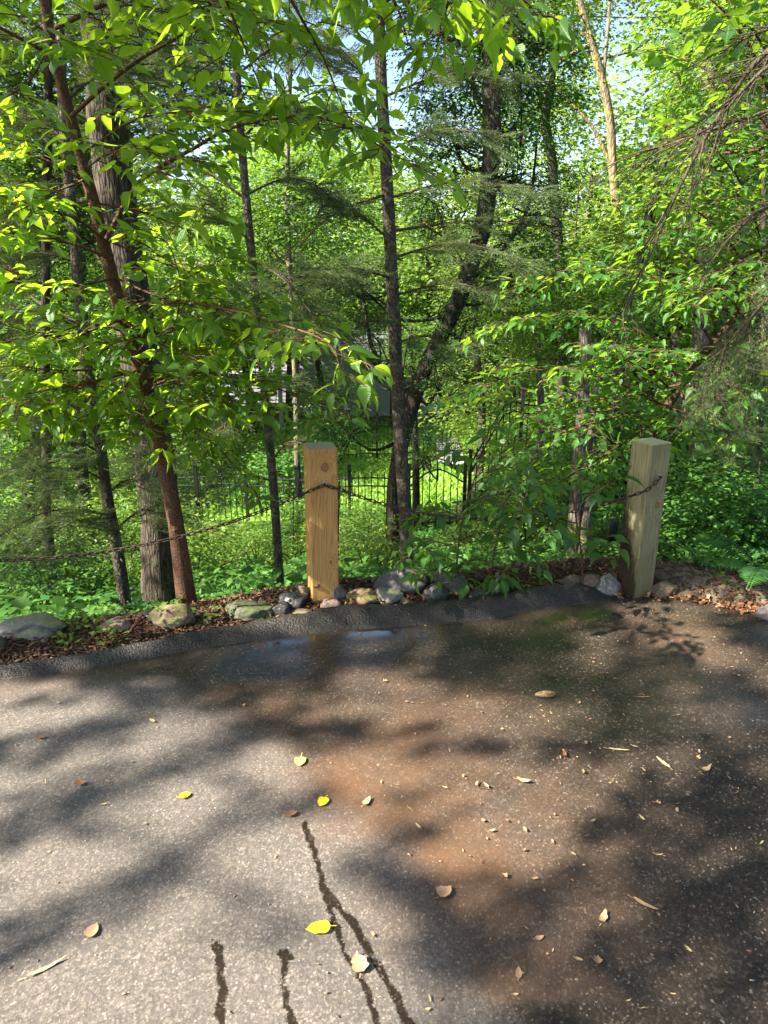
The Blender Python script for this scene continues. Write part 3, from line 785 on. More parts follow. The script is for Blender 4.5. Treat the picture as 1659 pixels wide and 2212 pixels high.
BO = [
    (-10, 140, 1326, 1372, 'pale', 'large low pale grey boulder at the left picture edge', 0.2, 0.7),
    (28, 112, 1354, 1382, 'pale', 'small flat grey rock in front of the large pale boulder', 0.2, 0.6),
    (-30, 14, 1368, 1404, 'green', 'mossy rock cut off by the left picture edge', 0.2, 0.7),
    (212, 290, 1334, 1364, 'pink', 'rounded pinkish boulder left of the oak, behind the mulch', 0.3, 0.7),
    (316, 430, 1302, 1350, 'tan', 'tan lichen-speckled boulder at the foot of the red-brown young tree', 0.3, 0.6),
    (476, 590, 1296, 1336, 'green', 'flat olive green slab leaning left of the fresh post', 0.8, 0.7),
    (582, 632, 1296, 1330, 'dark', 'wet dark grey rock between the olive slab and the fresh post', 0.6, 0.7),
    (600, 672, 1276, 1312, 'dark', 'blackish angular rock close behind the foot of the fresh post', 0.9, 0.8),
    (634, 674, 1262, 1292, 'brown', 'brown rock peeping out behind the blackish angular rock', 0.4, 0.8),
    (606, 702, 1316, 1334, 'tan', 'low tan rock in front of the fresh post', 0.4, 0.35),
    (688, 742, 1292, 1318, 'pink', 'reddish quartz rock at the right foot of the fresh post', 0.8, 0.5),
    (712, 750, 1250, 1300, 'purple', 'upright dark grey rock just right behind the fresh post', 0.7, 0.7),
    (744, 836, 1270, 1306, 'orange', 'orange-brown mossy rock right of the fresh post', 0.8, 0.6),
    (798, 874, 1268, 1298, 'pale', 'smooth grey oval rock right of the orange-brown rock', 0.1, 0.6),
    (804, 936, 1218, 1276, 'purple', 'big purplish boulder beside the foot of the central spruce', 0.5, 0.6),
    (916, 1012, 1222, 1278, 'purple', 'big dark boulder behind the round wet rock', 0.6, 0.6),
    (908, 972, 1256, 1303, 'dark', 'round wet blackish rock against the kerb', 0.0, 0.8),
    (1056, 1106, 1230, 1290, 'dark', 'pointed black rock below the broad-leaved saplings', 1.0, 0.7),
    (1008, 1062, 1270, 1294, 'purple', 'small low grey rock left of the pointed black rock', 0.3, 0.6),
    (1170, 1210, 1270, 1284, 'purple', 'tiny grey rock half sunk in the dead leaves', 0.2, 0.6),
    (1203, 1262, 1240, 1270, 'brown', 'low brown rock at the foot of the twin grey trunks', 0.3, 0.6),
    (1250, 1300, 1236, 1274, 'brown', 'brown rock between the twin grey trunks and the speckled rock', 0.5, 0.7),
    (1278, 1344, 1232, 1280, 'speck', 'white and black speckled rock touching the weathered post', 0.5, 0.8),
    (1404, 1468, 1252, 1288, 'brown', 'rounded brown rock behind the right foot of the weathered post', 0.1, 0.8),
    (1636, 1720, 1296, 1346, 'purple', 'grey rock cut off by the right picture edge', 0.4, 0.7),
]
for k, (a, b, t, bt, mt, lab, ang, dep) in enumerate(BO):
    boulder(a, b, t, bt, rk[mt], lab, k + 3, ang=ang, depth=dep)

rs = random.Random(11); stones = [boulder(860, 890, 1296, 1306, rk['brown'], 'x', 61, dy=0.0), boulder(1100, 1135, 1282, 1294, rk['dark'], 'x', 62), boulder(560, 590, 1332, 1342, rk['tan'], 'x', 63)]
for k in range(26):
    src = rs.choice(stones); o = src.copy(); COL.objects.link(o); x = rs.uniform(-1.7, 1.2); y = float(y_out(x)) + rs.uniform(0.06, 0.5); sc_ = rs.uniform(0.5, 1.3)
    o.location = (x, y, tz(x, y) + 0.004); o.scale = (sc_, sc_ * rs.uniform(0.8, 1.3), sc_ * rs.uniform(0.7, 1.2)); o.rotation_euler = (rs.uniform(-.3, .3), 0, rs.uniform(0, 6.28)); stones.append(o)
for o in stones: o.name = 'stone'; o['label'] = 'small half-buried stone among many in the mulch between the boulders'; o['category'] = 'stone'; o['group'] = 'small stones in the mulch bed'

# ------------------------------------------------------------------ trees
def trunk_path(pts, Y0, Y1=None, base_py=None):
    """image polyline, base first; Y0 at the base to Y1 at the top"""
    Y1 = Y0 if Y1 is None else Y1; n = len(pts)
    return [at(px, py, Y0 + (Y1 - Y0) * i / (n - 1)) for i, (px, py) in enumerate(pts)]

def wid(px, Y, py=700): 
    a = at(829, py, Y); w = Y * CP - (a[2] - H) * SP
    return px * w / F / 2

def ground_path(P):
    """drop the first point to just under the ground"""
    p = P[0].copy(); p[2] = tz(p[0], p[1]) - 0.08
    return [p] + P if P[0][2] > p[2] + 0.1 else [p] + P[1:]

# --- 1. the red-brown young tree, front left
def near_tree():
    P = trunk_path([(408, 1318), (380, 1130), (345, 960), (312, 820), (264, 680), (228, 540), (200, 430), (152, 250), (118, 120), (95, 0), (70, -160)], 3.55, 3.0)
    root = empty('young_tree', (P[0][0], P[0][1], tz(P[0][0], P[0][1])))
    tag(root, 'slender red-brown young tree with big pointed leaves leaning left before the oak', 'tree')
    mb = MB(); lv = Leaves()
    P = ground_path(P)
    mb.tube(P, np.interp(np.linspace(0, 1, len(P)), [0, .06, .12, .5, 1], [0.062, 0.044, 0.038, 0.028, 0.014]), 12, True, 0.12, 4)
    for f in (0.12, 0.2, 0.33, 0.41):     # pruned knots
        q, _ = path_pts(P, 100); c = q[int(f * 99)]
        mb.tube([c, c + np.array((0.0, -0.045, 0.01))], [0.016, 0.008], 7)
    o = mb.build('trunk', M['bark_red'], root)
    mb = MB()
    def br(pts, r0=0.011, tl=0.34, size=0.10, tw=0.085, droop=0.3, start=0.15, sp=0.05):
        Q = [at(a, b, y) for a, b, y in pts]
        leafy_branch(mb, lv, Q, r0 * 0.8, 0.002, tl * 1.1, size * 0.95, tw * (0.8 if pts[0][0] < 420 else 0.95), droop * 0.8, start, sp, extra=3 if pts[0][0] < 420 else 2)
    br([(228, 520, 3.2), (300, 395, 3.15), (420, 320, 3.05), (520, 270, 2.95), (700, 255, 2.8), (850, 335, 2.65)], 0.013, 0.34, 0.10, 0.075, start=0.3)
    br([(155, 250, 3.1), (270, 150, 3.0), (420, 60, 2.9), (600, -40, 2.8)], 0.011)
    br([(200, 400, 3.2), (60, 330, 3.1), (-100, 300, 3.0)])
    br([(240, 560, 3.25), (120, 515, 3.1), (-60, 500, 3.0)])
    br([(262, 660, 3.3), (420, 655, 3.0), (600, 700, 2.7), (700, 735, 2.45), (735, 790, 2.3)], 0.008, 0.26, 0.095, 0.09, 0.45)
    br([(262, 690, 3.3), (130, 740, 3.2), (-40, 820, 3.0)])
    br([(300, 800, 3.35), (180, 830, 3.2), (60, 850, 3.1), (-60, 880, 3.0)], 0.01)
    br([(310, 820, 3.4), (450, 805, 3.3), (600, 840, 3.2), (720, 880, 3.1)], 0.008, 0.3, 0.085, 0.07)
    br([(322, 870, 3.4), (430, 930, 3.4), (530, 1030, 3.4)], 0.007, 0.26, 0.085, 0.08, 0.5)
    br([(130, 130, 3.0), (0, 60, 2.9), (-120, 0, 2.8)])
    br([(120, 60, 3.0), (300, -20, 2.8), (420, 10, 2.7), (520, 60, 2.6)])
    br([(235, 520, 3.2), (330, 560, 3.3), (470, 610, 3.35)], 0.007)
    br([(215, 440, 3.2), (330, 465, 3.3), (450, 520, 3.3)], 0.007)
    br([(180, 330, 3.1), (300, 255, 3.2), (420, 240, 3.3)], 0.007)
    br([(200, 380, 3.15), (100, 420, 3.2), (-20, 440, 3.2)], 0.007)
    br([(250, 600, 3.25), (140, 620, 3.0), (20, 600, 2.8), (-80, 620, 2.7)], 0.008)
    br([(262, 690, 3.3), (340, 740, 3.1), (420, 770, 2.9)], 0.006, 0.24)
    br([(110, 90, 3.0), (60, 180, 2.9), (-30, 230, 2.8)], 0.006)
    br([(300, 800, 3.35), (240, 870, 3.3), (180, 900, 3.2)], 0.005, 0.22)
    br([(228, 520, 3.2), (160, 470, 3.0), (60, 440, 2.8), (-40, 380, 2.7)], 0.008)
    br([(190, 360, 3.15), (240, 330, 2.9), (330, 330, 2.8), (400, 380, 2.7)], 0.007)
    br([(250, 600, 3.25), (340, 640, 3.2), (440, 660, 3.2), (540, 650, 3.2)], 0.007)
    br([(275, 720, 3.3), (200, 700, 3.1), (100, 720, 3.0), (0, 700, 2.9)], 0.007)
    br([(290, 770, 3.3), (340, 720, 3.2), (430, 700, 3.2), (560, 730, 3.1)], 0.007)
    br([(310, 820, 3.4), (240, 800, 3.2), (130, 800, 3.0), (30, 790, 2.9)], 0.007)
    br([(320, 850, 3.4), (360, 820, 3.2), (450, 850, 3.1), (560, 880, 3.0)], 0.006, 0.26)
    br([(326, 890, 3.45), (260, 880, 3.3), (180, 840, 3.2)], 0.006, 0.26)
    br([(326, 880, 3.45), (360, 890, 3.3), (420, 870, 3.2)], 0.005, 0.24)
    br([(120, 120, 3.0), (60, 100, 2.8), (-20, 140, 2.7)], 0.007)
    br([(300, 800, 3.35), (370, 720, 3.2), (390, 620, 3.1), (370, 540, 3.0)], 0.006)
    br([(318, 850, 3.4), (300, 900, 3.2), (330, 950, 3.1)], 0.005, 0.24)
    br([(280, 730, 3.3), (220, 760, 3.2), (150, 860, 3.1)], 0.006)
    # limbs that arch over the top of the picture
    Q = [(70, -160, 3.0), (300, -170, 2.6), (600, -120, 2.4), (850, -60, 2.3), (1120, 10, 2.3)]
    br(Q, 0.014, 0.30, 0.105, 0.07, 0.6, 0.25)
    br([(560, -120, 2.4), (640, 20, 2.5), (700, 130, 2.6), (740, 230, 2.7)], 0.008, 0.3, 0.10, 0.075, 0.4)
    br([(430, -140, 2.5), (480, -20, 2.6), (520, 80, 2.7), (560, 180, 2.8)], 0.008, 0.3, 0.10, 0.08, 0.4)
    br([(760, -90, 2.35), (850, 0, 2.5), (880, 90, 2.6)], 0.007, 0.26, 0.10, 0.08, 0.5)
    br([(980, -30, 2.3), (960, 30, 2.35), (930, 70, 2.4)], 0.006, 0.2, 0.09, 0.08, 0.6)
    mb.build('branches', M['bark_red'], root)
    link('crown', lv.mesh('crown', T_NEAR), root, M['leaf_near'])
near_tree()

# --- generic crowns (shared meshes), local space centred on the crown
def crown_mesh(name, rx, ry, rz, clumps, per, size, T, flat=0.4, crad=0.45, hollow=0.45, mat=None, njit=0.5, seed=1):
    rg = np.random.default_rng(seed); lv = Leaves()
    for _ in range(clumps):
        u = rg.normal(0, 1, 3); u /= np.linalg.norm(u)
        q = (hollow + (1 - hollow) * rg.random() ** 0.6)
        # lobed outline
        q *= 1 + 0.28 * mnoise.noise(Vector(u * 2.1) + Vector((seed * 5.0, 0, 0)))
        c = u * q * np.array((rx, ry, rz))
        cr = crad * rg.uniform(0.5, 1.3)
        k = int(per * rg.uniform(0.5, 1.4))
        off = rg.normal(0, 1, (k, 3)) * np.array((cr, cr, cr * flat)) * 0.6
        tilt = np.array((u[0], u[1], 0)) * 0.35
        off[:, 2] -= (off[:, :2] @ tilt[:2])
        out_ = off + u * 0.3 * cr + rg.normal(0, 0.25 * cr, (k, 3)); out_[:, 2] *= 0.4; out_[:, 2] -= 0.12 * cr
        n = np.array((u[0] * .35, u[1] * .35, 1.0)) + rg.normal(0, njit, (k, 3))
        lv.add(c + off, out_, n, size * rg.uniform(0.6, 1.25, k))
    me = lv.mesh(name, T); me.materials.append(mat); return me

CR = {
    'vine': crown_mesh('crown_vine', 1.5, 1.5, 1.8, 130, 40, 0.10, T_MID, mat=M['leaf_vine'], seed=13, crad=0.42, hollow=0.15),
    'big1': crown_mesh('crown_big', 2.6, 2.6, 3.0, 230, 60, 0.13, T_FAR, mat=M['leaf_wood'], seed=1, crad=0.6),
    'big2': crown_mesh('crown_big', 2.4, 2.8, 2.6, 190, 60, 0.13, T_FAR, mat=M['leaf_pale'], seed=2, crad=0.6),
    'dark': crown_mesh('crown_dark', 1.5, 1.5, 2.3, 300, 46, 0.085, T_MID, mat=M['leaf_vine'], seed=3, crad=0.36),
    'mid1': crown_mesh('crown_mid', 1.3, 1.3, 1.2, 190, 46, 0.085, T_FAR, mat=M['leaf_wood'], seed=4, crad=0.34, hollow=0.2),
    'mid2': crown_mesh('crown_mid', 1.4, 1.2, 1.0, 170, 44, 0.085, T_FAR, mat=M['leaf_pale'], seed=5, crad=0.34, hollow=0.2),
    'bush1': crown_mesh('bush_foliage', 0.6, 0.6, 0.5, 110, 34, 0.05, T_MID, mat=M['leaf_bush'], seed=6, crad=0.16, hollow=0.25),
    'bush2': crown_mesh('bush_foliage', 0.7, 0.55, 0.42, 110, 34, 0.06, T_MID, mat=M['leaf_cover'], seed=7, crad=0.18, hollow=0.25),
    'tiny': crown_mesh('bush_foliage', 0.5, 0.5, 0.35, 70, 26, 0.04, T_MID, mat=M['leaf_pale'], seed=8, crad=0.14, hollow=0.2),
}

def tree(name, label, pts, Y, wb, wt, bark, crowns=(), limbs=(), stubs=0, Y1=None, group=None, sides=12, flare=1.25):
    """pts: trunk in the photo; wb, wt: trunk width there; crowns: (mesh, px, py, Y, scale); limbs: (pts, w0)"""
    P = ground_path(trunk_path(pts, Y, Y1))
    root = empty(name, (P[0][0], P[0][1], tz(P[0][0], P[0][1]))); tag(root, label, 'tree', group)
    rb, rt = wid(wb, Y), wid(wt, Y1 or Y)
    n = len(P); rr = np.linspace(rb, rt, n); rr[0] *= flare
    mb = MB(); mb.tube(P, rr, sides, True, 0.16, 5)
    for (lp, w) in limbs:
        Q = [at(a, b, y) for a, b, y in lp]
        mb.tube(Q, np.linspace(wid(w, lp[0][2]), wid(w, lp[0][2]) * 0.35, len(Q)), 8, False, 0.15, 3)
    QQ, L = path_pts(P, 200)
    for _ in range(stubs):
        k = random.randint(10, 190); a = random.uniform(0, 2 * math.pi); r = np.interp(k / 199, np.linspace(0, 1, n), rr)
        d = np.array((math.cos(a), math.sin(a), random.uniform(-0.2, 0.3))); l = random.uniform(0.02, 0.10)
        mb.tube([QQ[k] + d * r * 0.7, QQ[k] + d * (r + l)], [0.007, 0.003], 5, False)
    mb.build('trunk', bark, root)
    for (c, px, py, yy, s) in crowns:
        w = at(px, py, yy); loc = [w[i] - root.location[i] for i in range(3)]
        link_local('crown', CR[c], root, loc, (0, 0, random.uniform(0, 6.28)), (s, s, s * random.uniform(0.85, 1.1)))
        # a limb carries each crown
        j = min(range(len(QQ)), key=lambda q: abs(QQ[q][2] - (w[2] - 1.2 * s)))
        a = QQ[j]; mid = a * 0.5 + w * 0.5 + np.array((0, 0, -0.2))
        mb2 = MB(); mb2.tube([a, mid, w], [min(max(rt * 0.5, 0.012), 0.022), 0.013, 0.006], 6, False, 0.2, 4)
        for _ in range(7):
            e = w + R.normal(0, 0.7 * s, 3)
            mb2.tube([mid * 0.5 + w * 0.5, (mid + e) / 2 + rv(0.1), e], [0.010, 0.007, 0.003], 4, False, 0, 3)
        mb2.build('limb', bark, root)
    return root

# --- spruces: thin trunks with dead limbs and needle sprays
def spray_mesh(name, mat, dens=1.0, seed=0):
    rg = np.random.default_rng(seed); lv = Leaves()
    def needles(a, b, n, ln):
        t = rg.random(n); p = a + (b - a) * t[:, None]; d = unit(b - a)
        q = rg.normal(0, 1, (n, 3)); q -= (q @ d)[:, None] * d; q /= np.linalg.norm(q, axis=1)[:, None]
        q[:, 2] = np.abs(q[:, 2]) * 0.5
        dd = d * 0.75 + q * 0.8
        lv.add(p, dd, np.cross(dd, rg.normal(0, 1, (n, 3))), ln * rg.uniform(0.7, 1.1, n))
    needles(np.zeros(3), np.array((1, 0, -0.06)), int(70 * dens), 0.055)
    for k in range(9):
        x = 0.12 + 0.09 * k
        for sg in (-1, 1):
            l = 0.42 * (1 - 0.75 * x) * rg.uniform(0.7, 1.15)
            a = np.array((x, 0, -0.06 * x)); b = a + np.array((l * 0.75, sg * l * 0.75, -0.10 * l + rg.normal(0, 0.03)))
            needles(a, b, int((26 + 60 * l) * dens), 0.055)
            if l > 0.2:
                c = a + (b - a) * 0.5; needles(c, c + np.array((l * 0.45, sg * l * 0.05, -0.03)), int(16 * dens), 0.05)
    P = np.vstack(lv.p)
    me_T = (T_NEEDLE[0] * np.array((1, 1.3, 1)), T_NEEDLE[1], None)
    me = lv.mesh(name, me_T); me.materials.append(mat); return me
_sp = spray_mesh('spray', M['needle'], 1.0, 1)
def get_tris(me):
    V = np.empty(len(me.vertices) * 3, np.float32); me.vertices.foreach_get('co', V)
    return V.reshape(-1, 3)
SPV = get_tris(_sp)
T_N0 = T_NEEDLE
T_NEEDLE = (T_NEEDLE[0] * np.array((1, 0.85, 1)), T_NEEDLE[1], None)
SPE = get_tris(spray_mesh('spray', M['needle'], 0.42, 3))
def sprays_mesh(items, mat, name='needles', SPV=SPV):
    """items: (pos, dir, scale)"""
    out_ = []
    for p, d, s in items:
        d = unit(d); b = unit(np.cross(UP + rv(0.25), d)); n = np.cross(d, b)
        out_.append(p + s * (SPV[:, 0:1] * d + SPV[:, 1:2] * b + SPV[:, 2:3] * n))
    V = np.vstack(out_); Fc = np.arange(len(V)).reshape(-1, 3)
    me = mesh_np(name, V, Fc); me.materials.append(mat); return me

def spruce(label, pts, Y, wb, wt, branches, Y1=None, bark='bark_spruce', needles='needle', name='spruce_tree', stubs=30, ztop=None):
    """branches: (start (px,py), end (px,py,Y), live amount 0..1)"""
    P = ground_path(trunk_path(pts, Y, Y1)); root = empty(name, (P[0][0], P[0][1], tz(P[0][0], P[0][1]))); tag(root, label, 'tree')
    rb, rt = wid(wb, Y), wid(wt, Y1 or Y); n = len(P); rr = np.linspace(rb, rt, n); rr[0] *= 1.15
    mb = MB(); mb.tube(P, rr, 12, True, 0.12, 5); QQ, L = path_pts(P, 300)
    for _ in range(stubs):
        k = random.randint(20, 290); a = random.uniform(0, 2 * math.pi); r = np.interp(k / 299, np.linspace(0, 1, n), rr)
        d = np.array((math.cos(a), math.sin(a), random.uniform(-0.3, 0.2))); mb.tube([QQ[k] + d * r * 0.6, QQ[k] + d * (r + random.uniform(0.01, 0.05))], [0.006, 0.003], 5, False)
    mb.build('trunk', M[bark], root)
    items = []; mb = MB()
    for (a, e, live) in branches:
        e3 = at(*e)
        # nearest trunk point by height in the picture
        j = min(range(300), key=lambda q: abs(pix(QQ[q])[1] - a[1])); s = QQ[j]
        mid = s * 0.5 + e3 * 0.5 + np.array((0, 0, 0.06 + 0.05 * random.random())); L2 = np.linalg.norm(e3 - s)
        Pb = [s, mid, e3]; mb.tube(Pb, [0.006 + 0.004 * L2, 0.005, 0.0018], 5, False, 0.1, 5)
        PP, _ = smooth_path([np.array(p) for p in Pb], [0, 0, 0], 6); Q, _ = path_pts(PP, 24); sg = 1
        for k in range(3, 24):
            if random.random() < 0.95:
                sg = -sg; dr = unit(Q[k] - Q[k - 1]); side = unit(np.cross(dr, UP)) * sg
                d = unit(dr * 0.8 + side * 0.75 + np.array((0, 0, -0.18)) + rv(0.15)); l = L2 * random.uniform(0.12, 0.34) * (1.15 - k / 24)
                e2 = Q[k] + d * l; mb.tube([Q[k], Q[k] * 0.5 + e2 * 0.5 + rv(0.01), e2], [0.003, 0.0018, 0.001], 4, False)
                if random.random() < live:
                    for f in (0.15, 0.5, 0.85):
                        if random.random() < 0.7 + 0.3 * live:
                            items.append((Q[k] + d * l * f, unit(d + rv(0.3)), random.uniform(0.18, 0.30)))
                else:
                    for _ in range(3):
                        f = random.random(); d3 = unit(d + rv(0.5)); c = Q[k] + d * l * f
                        mb.tube([c, c + d3 * random.uniform(0.03, 0.12)], [0.0013, 0.0007], 3, False)
        if random.random() < live: items.append((Q[22], unit(Q[23] - Q[20]), 0.2))
    mb.build('branches', M['twig'], root)
    if items:
        link('needles', sprays_mesh(items, M[needles]), root)
    return root

spruce('thin spruce between the oak and the fresh post, its left side sunlit', [(606, 1286), (600, 1190), (590, 1040), (576, 900), (564, 760), (548, 600), (532, 430), (515, 220), (505, 60), (498, -150)], 4.6, 22, 15,
       [((0, 640), (395, 650, 4.2), 0.35), ((0, 660), (760, 575, 4.3), 0.5), ((0, 790), (420, 800, 4.4), 0.2), ((0, 850), (720, 860, 4.5), 0.25), ((0, 900), (470, 930, 4.2), 0.5), ((0, 560), (690, 700, 4.0), 0.6),
        ((0, 520), (380, 470, 4.4), 0.6), ((0, 430), (300, 330, 5.0), 0.6), ((0, 420), (720, 420, 4.8), 0.5), ((0, 300), (350, 250, 4.8), 0.7), ((0, 300), (680, 240, 5), 0.7), ((0, 170), (360, 130, 4.8), 0.8), ((0, 160), (700, 110, 4.8), 0.8), ((0, 60), (300, 40, 5), 0.8), ((0, 1000), (660, 960, 4.3), 0.3), ((0, 1040), (440, 1060, 4.3), 0.2)])
spruce('tall spruce trunk in the middle, right of the fresh post', [(878, 1205), (876, 1110), (868, 1000), (858, 830), (852, 700), (845, 560), (836, 400), (828, 250), (820, 100), (812, -150)], 5.1, 34, 22,
       [((0, 420), (580, 600, 4.4), 0.35), ((0, 430), (1150, 410, 4.8), 0.75), ((0, 520), (640, 430, 5.0), 0.5), ((0, 560), (1130, 560, 4.6), 0.8), ((0, 640), (1100, 640, 4.8), 0.55), ((0, 600), (690, 640, 4.6), 0.7), ((0, 500), (1240, 500, 5), 0.3),
        ((0, 330), (1080, 300, 5), 0.7), ((0, 300), (640, 250, 5.2), 0.6), ((0, 200), (620, 90, 5.2), 0.7), ((0, 210), (1120, 170, 5), 0.8), ((0, 100), (1080, 40, 5), 0.9), ((0, 80), (640, -10, 5), 0.8), ((0, 700), (720, 760, 4.7), 0.3), ((0, 740), (1000, 760, 4.7), 0.2), ((0, 10), (1180, -60, 5), 0.9)], stubs=60)
spruce('short-limbed spruce trunk left of the oak with yellowish sprays', [(270, 1300), (252, 1180), (232, 1080), (215, 950), (190, 800), (172, 650), (158, 480), (140, 300), (128, 60)], 4.2, 31, 18,
       [((0, 1040), (100, 1060, 3.8), 0.6), ((0, 1070), (330, 1060, 4.0), 0.4), ((0, 1120), (60, 1190, 3.5), 0.9), ((0, 1110), (-40, 1180, 3.3), 1.0), ((0, 1150), (390, 1120, 3.9), 0.5), ((0, 980), (60, 970, 4), 0.7), ((0, 960), (360, 990, 4.0), 0.5), ((0, 900), (30, 880, 4), 0.6),
        ((0, 840), (330, 860, 4.1), 0.3), ((0, 720), (20, 700, 4), 0.3), ((0, 700), (-40, 720, 4), 0.6), ((0, 560), (-20, 600, 4.2), 0.7), ((0, 440), (-30, 420, 4.3), 0.8), ((0, 300), (-40, 250, 4.3), 0.8), ((0, 220), (330, 160, 4.3), 0.7), ((0, 120), (-30, 100, 4.3), 0.8), ((0, 60), (300, 30, 4.3), 0.8)])
spruce('thin dark spruce trunk far left, its foot in ivy', [(120, 1300), (110, 1200), (100, 1100), (100, 950), (98, 760), (100, 500), (104, 200), (106, -50)], 5.6, 24, 16,
       [((0, 1040), (-20, 1040, 5), 0.8), ((0, 1000), (230, 1010, 5), 0.5), ((0, 900), (-30, 920, 5), 0.7), ((0, 700), (-20, 700, 5), 0.7), ((0, 500), (-30, 500, 5), 0.7), ((0, 300), (-30, 300, 5), 0.8), ((0, 250), (260, 280, 5), 0.8), ((0, 100), (250, 120, 5), 0.8)], bark='bark_dark')
spruce('thin dead-limbed spruce at the right edge behind the ferns', [(1636, 1110), (1640, 1000), (1645, 880), (1650, 700), (1650, 400), (1650, 100)], 6.0, 12, 9,
       [((0, 1060), (1540, 1060, 5.6), 0.5), ((0, 1000), (1560, 1010, 5.5), 0.6), ((0, 1020), (1700, 1020, 5.5), 0.4), ((0, 950), (1550, 960, 5.5), 0.6), ((0, 1080), (1710, 1090, 5.6), 0.5), ((0, 900), (1560, 900, 5.6), 0.5)], bark='bark_dark')

# --- oak and the other hardwoods
tree('oak_tree', 'thick ridged oak trunk left, just behind the red-brown young tree', [(352, 1300), (348, 1200), (342, 1080), (330, 960), (305, 800), (270, 560), (240, 350), (228, 200), (215, 20), (210, -200)], 4.9, 98, 66, M['bark_oak'],
     [('big1', 20, -330, 6.5, 0.8), ('dark', 70, 330, 7.5, 0.5), ('dark', 340, 70, 7.5, 0.5), ('dark', 30, 120, 7.5, 0.6), ('dark', 180, 480, 8, 0.4), ('vine', 460, 120, 7.5, 0.4), ('dark', -20, 560, 7.5, 0.4)], [([(238, 230, 4.9), (330, 225, 5.0), (420, 235, 5.2), (480, 210, 5.4)], 16), ([(225, 140, 4.9), (100, 60, 5.1), (-60, 10, 5.4)], 18)], flare=1.3, sides=18)
tree('leaning_tree', 'dark leaning trunk hung with leafy vines, right behind the central spruce', [(850, 1200), (852, 1060), (868, 950), (905, 830), (955, 720), (1000, 620), (1040, 500), (1060, 360), (1062, 200), (1065, 0), (1060, -150)], 6.6, 36, 36, M['bark_dark'],
     [('vine', 1010, 690, 6.6, 0.22), ('vine', 1100, 560, 6.8, 0.30), ('vine', 950, 470, 6.9, 0.28), ('vine', 1080, 330, 6.8, 0.36), ('vine', 960, 260, 7.0, 0.34), ('vine', 1150, 180, 7.1, 0.36), ('vine', 1010, 100, 6.9, 0.4), ('vine', 1120, 20, 7.0, 0.42), ('vine', 960, 800, 6.5, 0.2), ('vine', 790, 760, 6.7, 0.22), ('vine', 720, 900, 6.2, 0.24), ('vine', 930, 960, 6.2, 0.15), ('vine', 1190, 420, 7, 0.24), ('vine', 760, 600, 6.9, 0.26), ('vine', 900, -20, 7, 0.4)],
     [([(880, 930, 6.6), (850, 840, 6.6), (800, 740, 6.7), (780, 600, 6.8)], 18), ([(1000, 620, 6.6), (1130, 480, 6.7), (1160, 300, 6.9)], 12)])
tree('twin_trunk_tree', 'grey twin trunk left of the weathered post, splitting low', [(1238, 1252), (1240, 1160), (1246, 1050), (1256, 940), (1262, 820), (1264, 700)], 5.2, 34, 24, M['bark_grey'],
     [('mid1', 1310, 660, 5.8, 0.36), ('mid1', 1200, 720, 6.0, 0.3)], [([(1252, 1262, 5.15), (1262, 1180, 5.1), (1270, 1080, 5.2), (1275, 960, 5.3), (1290, 820, 5.4)], 30)])
tree('mossy_tree', 'straight grey trunk with a yellow moss streak, right of the weathered post', [(1497, 1100), (1502, 1020), (1506, 900), (1512, 760), (1520, 560), (1528, 300), (1530, 50)], 7.4, 38, 28, M['bark_grey'],
     [('mid1', 1560, 300, 7.6, 0.6), ('mid1', 1640, 120, 7.8, 0.7)])
tree('grey_tree', 'pale grey trunk partly hidden left of the mossy trunk', [(1494, 1120), (1480, 960), (1470, 880), (1466, 800), (1450, 640)], 9.0, 26, 18, M['bark_grey'], [('mid2', 1440, 520, 9.2, 0.9)])
tree('far_mossy_tree', 'mossy trunk seen through the leaves right of the straight grey trunk', [(1548, 1060), (1550, 960), (1552, 860), (1556, 600), (1560, 300)], 9.6, 28, 22, M['bark_grey'], [('big1', 1580, 420, 10.5, 0.55)])
tree('crooked_tree', 'short crooked grey trunk bending right, left of the twin trunk', [(1128, 1110), (1136, 1050), (1150, 1005), (1160, 970), (1168, 930), (1166, 800), (1150, 640)], 6.8, 24, 14, M['bark_grey'], [('mid1', 1160, 640, 7.2, 0.5)])
tree('lichen_tree', 'sunlit yellow-barked forked tree standing tall at upper right', [(1352, 900), (1350, 700), (1342, 560), (1334, 470), (1325, 380), (1318, 260), (1300, 170), (1280, 100), (1262, 40), (1240, -40)], 9.5, 22, 13, M['bark_yellow'],
     [('big2', 1200, -160, 10.5, 0.5), ('mid2', 1500, -20, 10, 0.7)], [([(1326, 375, 9.5), (1290, 290, 9.5), (1250, 240, 9.5), (1210, 200, 9.5)], 9), ([(1302, 180, 9.5), (1312, 80, 9.5), (1318, 0, 9.5), (1330, -80, 9.5)], 8),
      ([(1280, 95, 9.5), (1240, 60, 9.5), (1190, 30, 9.5)], 8), ([(1280, 95, 9.5), (1230, 120, 9.5), (1190, 160, 9.6), (1172, 240, 9.8)], 9)])
tree('dark_forked_tree', 'dark trunk crossing behind the vines to the right of the leaning tree', [(1212, 960), (1214, 700), (1208, 560), (1198, 420), (1190, 330), (1178, 260), (1190, 180), (1200, 60), (1196, -80)], 12, 24, 15, M['bark_dark'],
     [('big1', 1150, 150, 12.5, 0.42)], [([(1186, 300, 12), (1170, 230, 12), (1150, 140, 12)], 10)])
tree('far_grey_tree', 'slim grey trunk between the thin spruce and the central spruce', [(642, 980), (640, 850), (632, 700), (624, 560), (620, 430), (622, 300), (628, 120)], 12, 14, 9, M['bark_grey'], [('mid1', 560, 480, 12.5, 0.8), ('mid1', 700, 430, 12.5, 0.8)])
tree('far_dark_tree', 'dark trunk low between the leaning tree and the twin trunk', [(1040, 960), (1042, 900), (1038, 840), (1030, 760), (1024, 600)], 13, 20, 14, M['bark_dark'], [('big2', 1080, 640, 14.5, 0.5)])
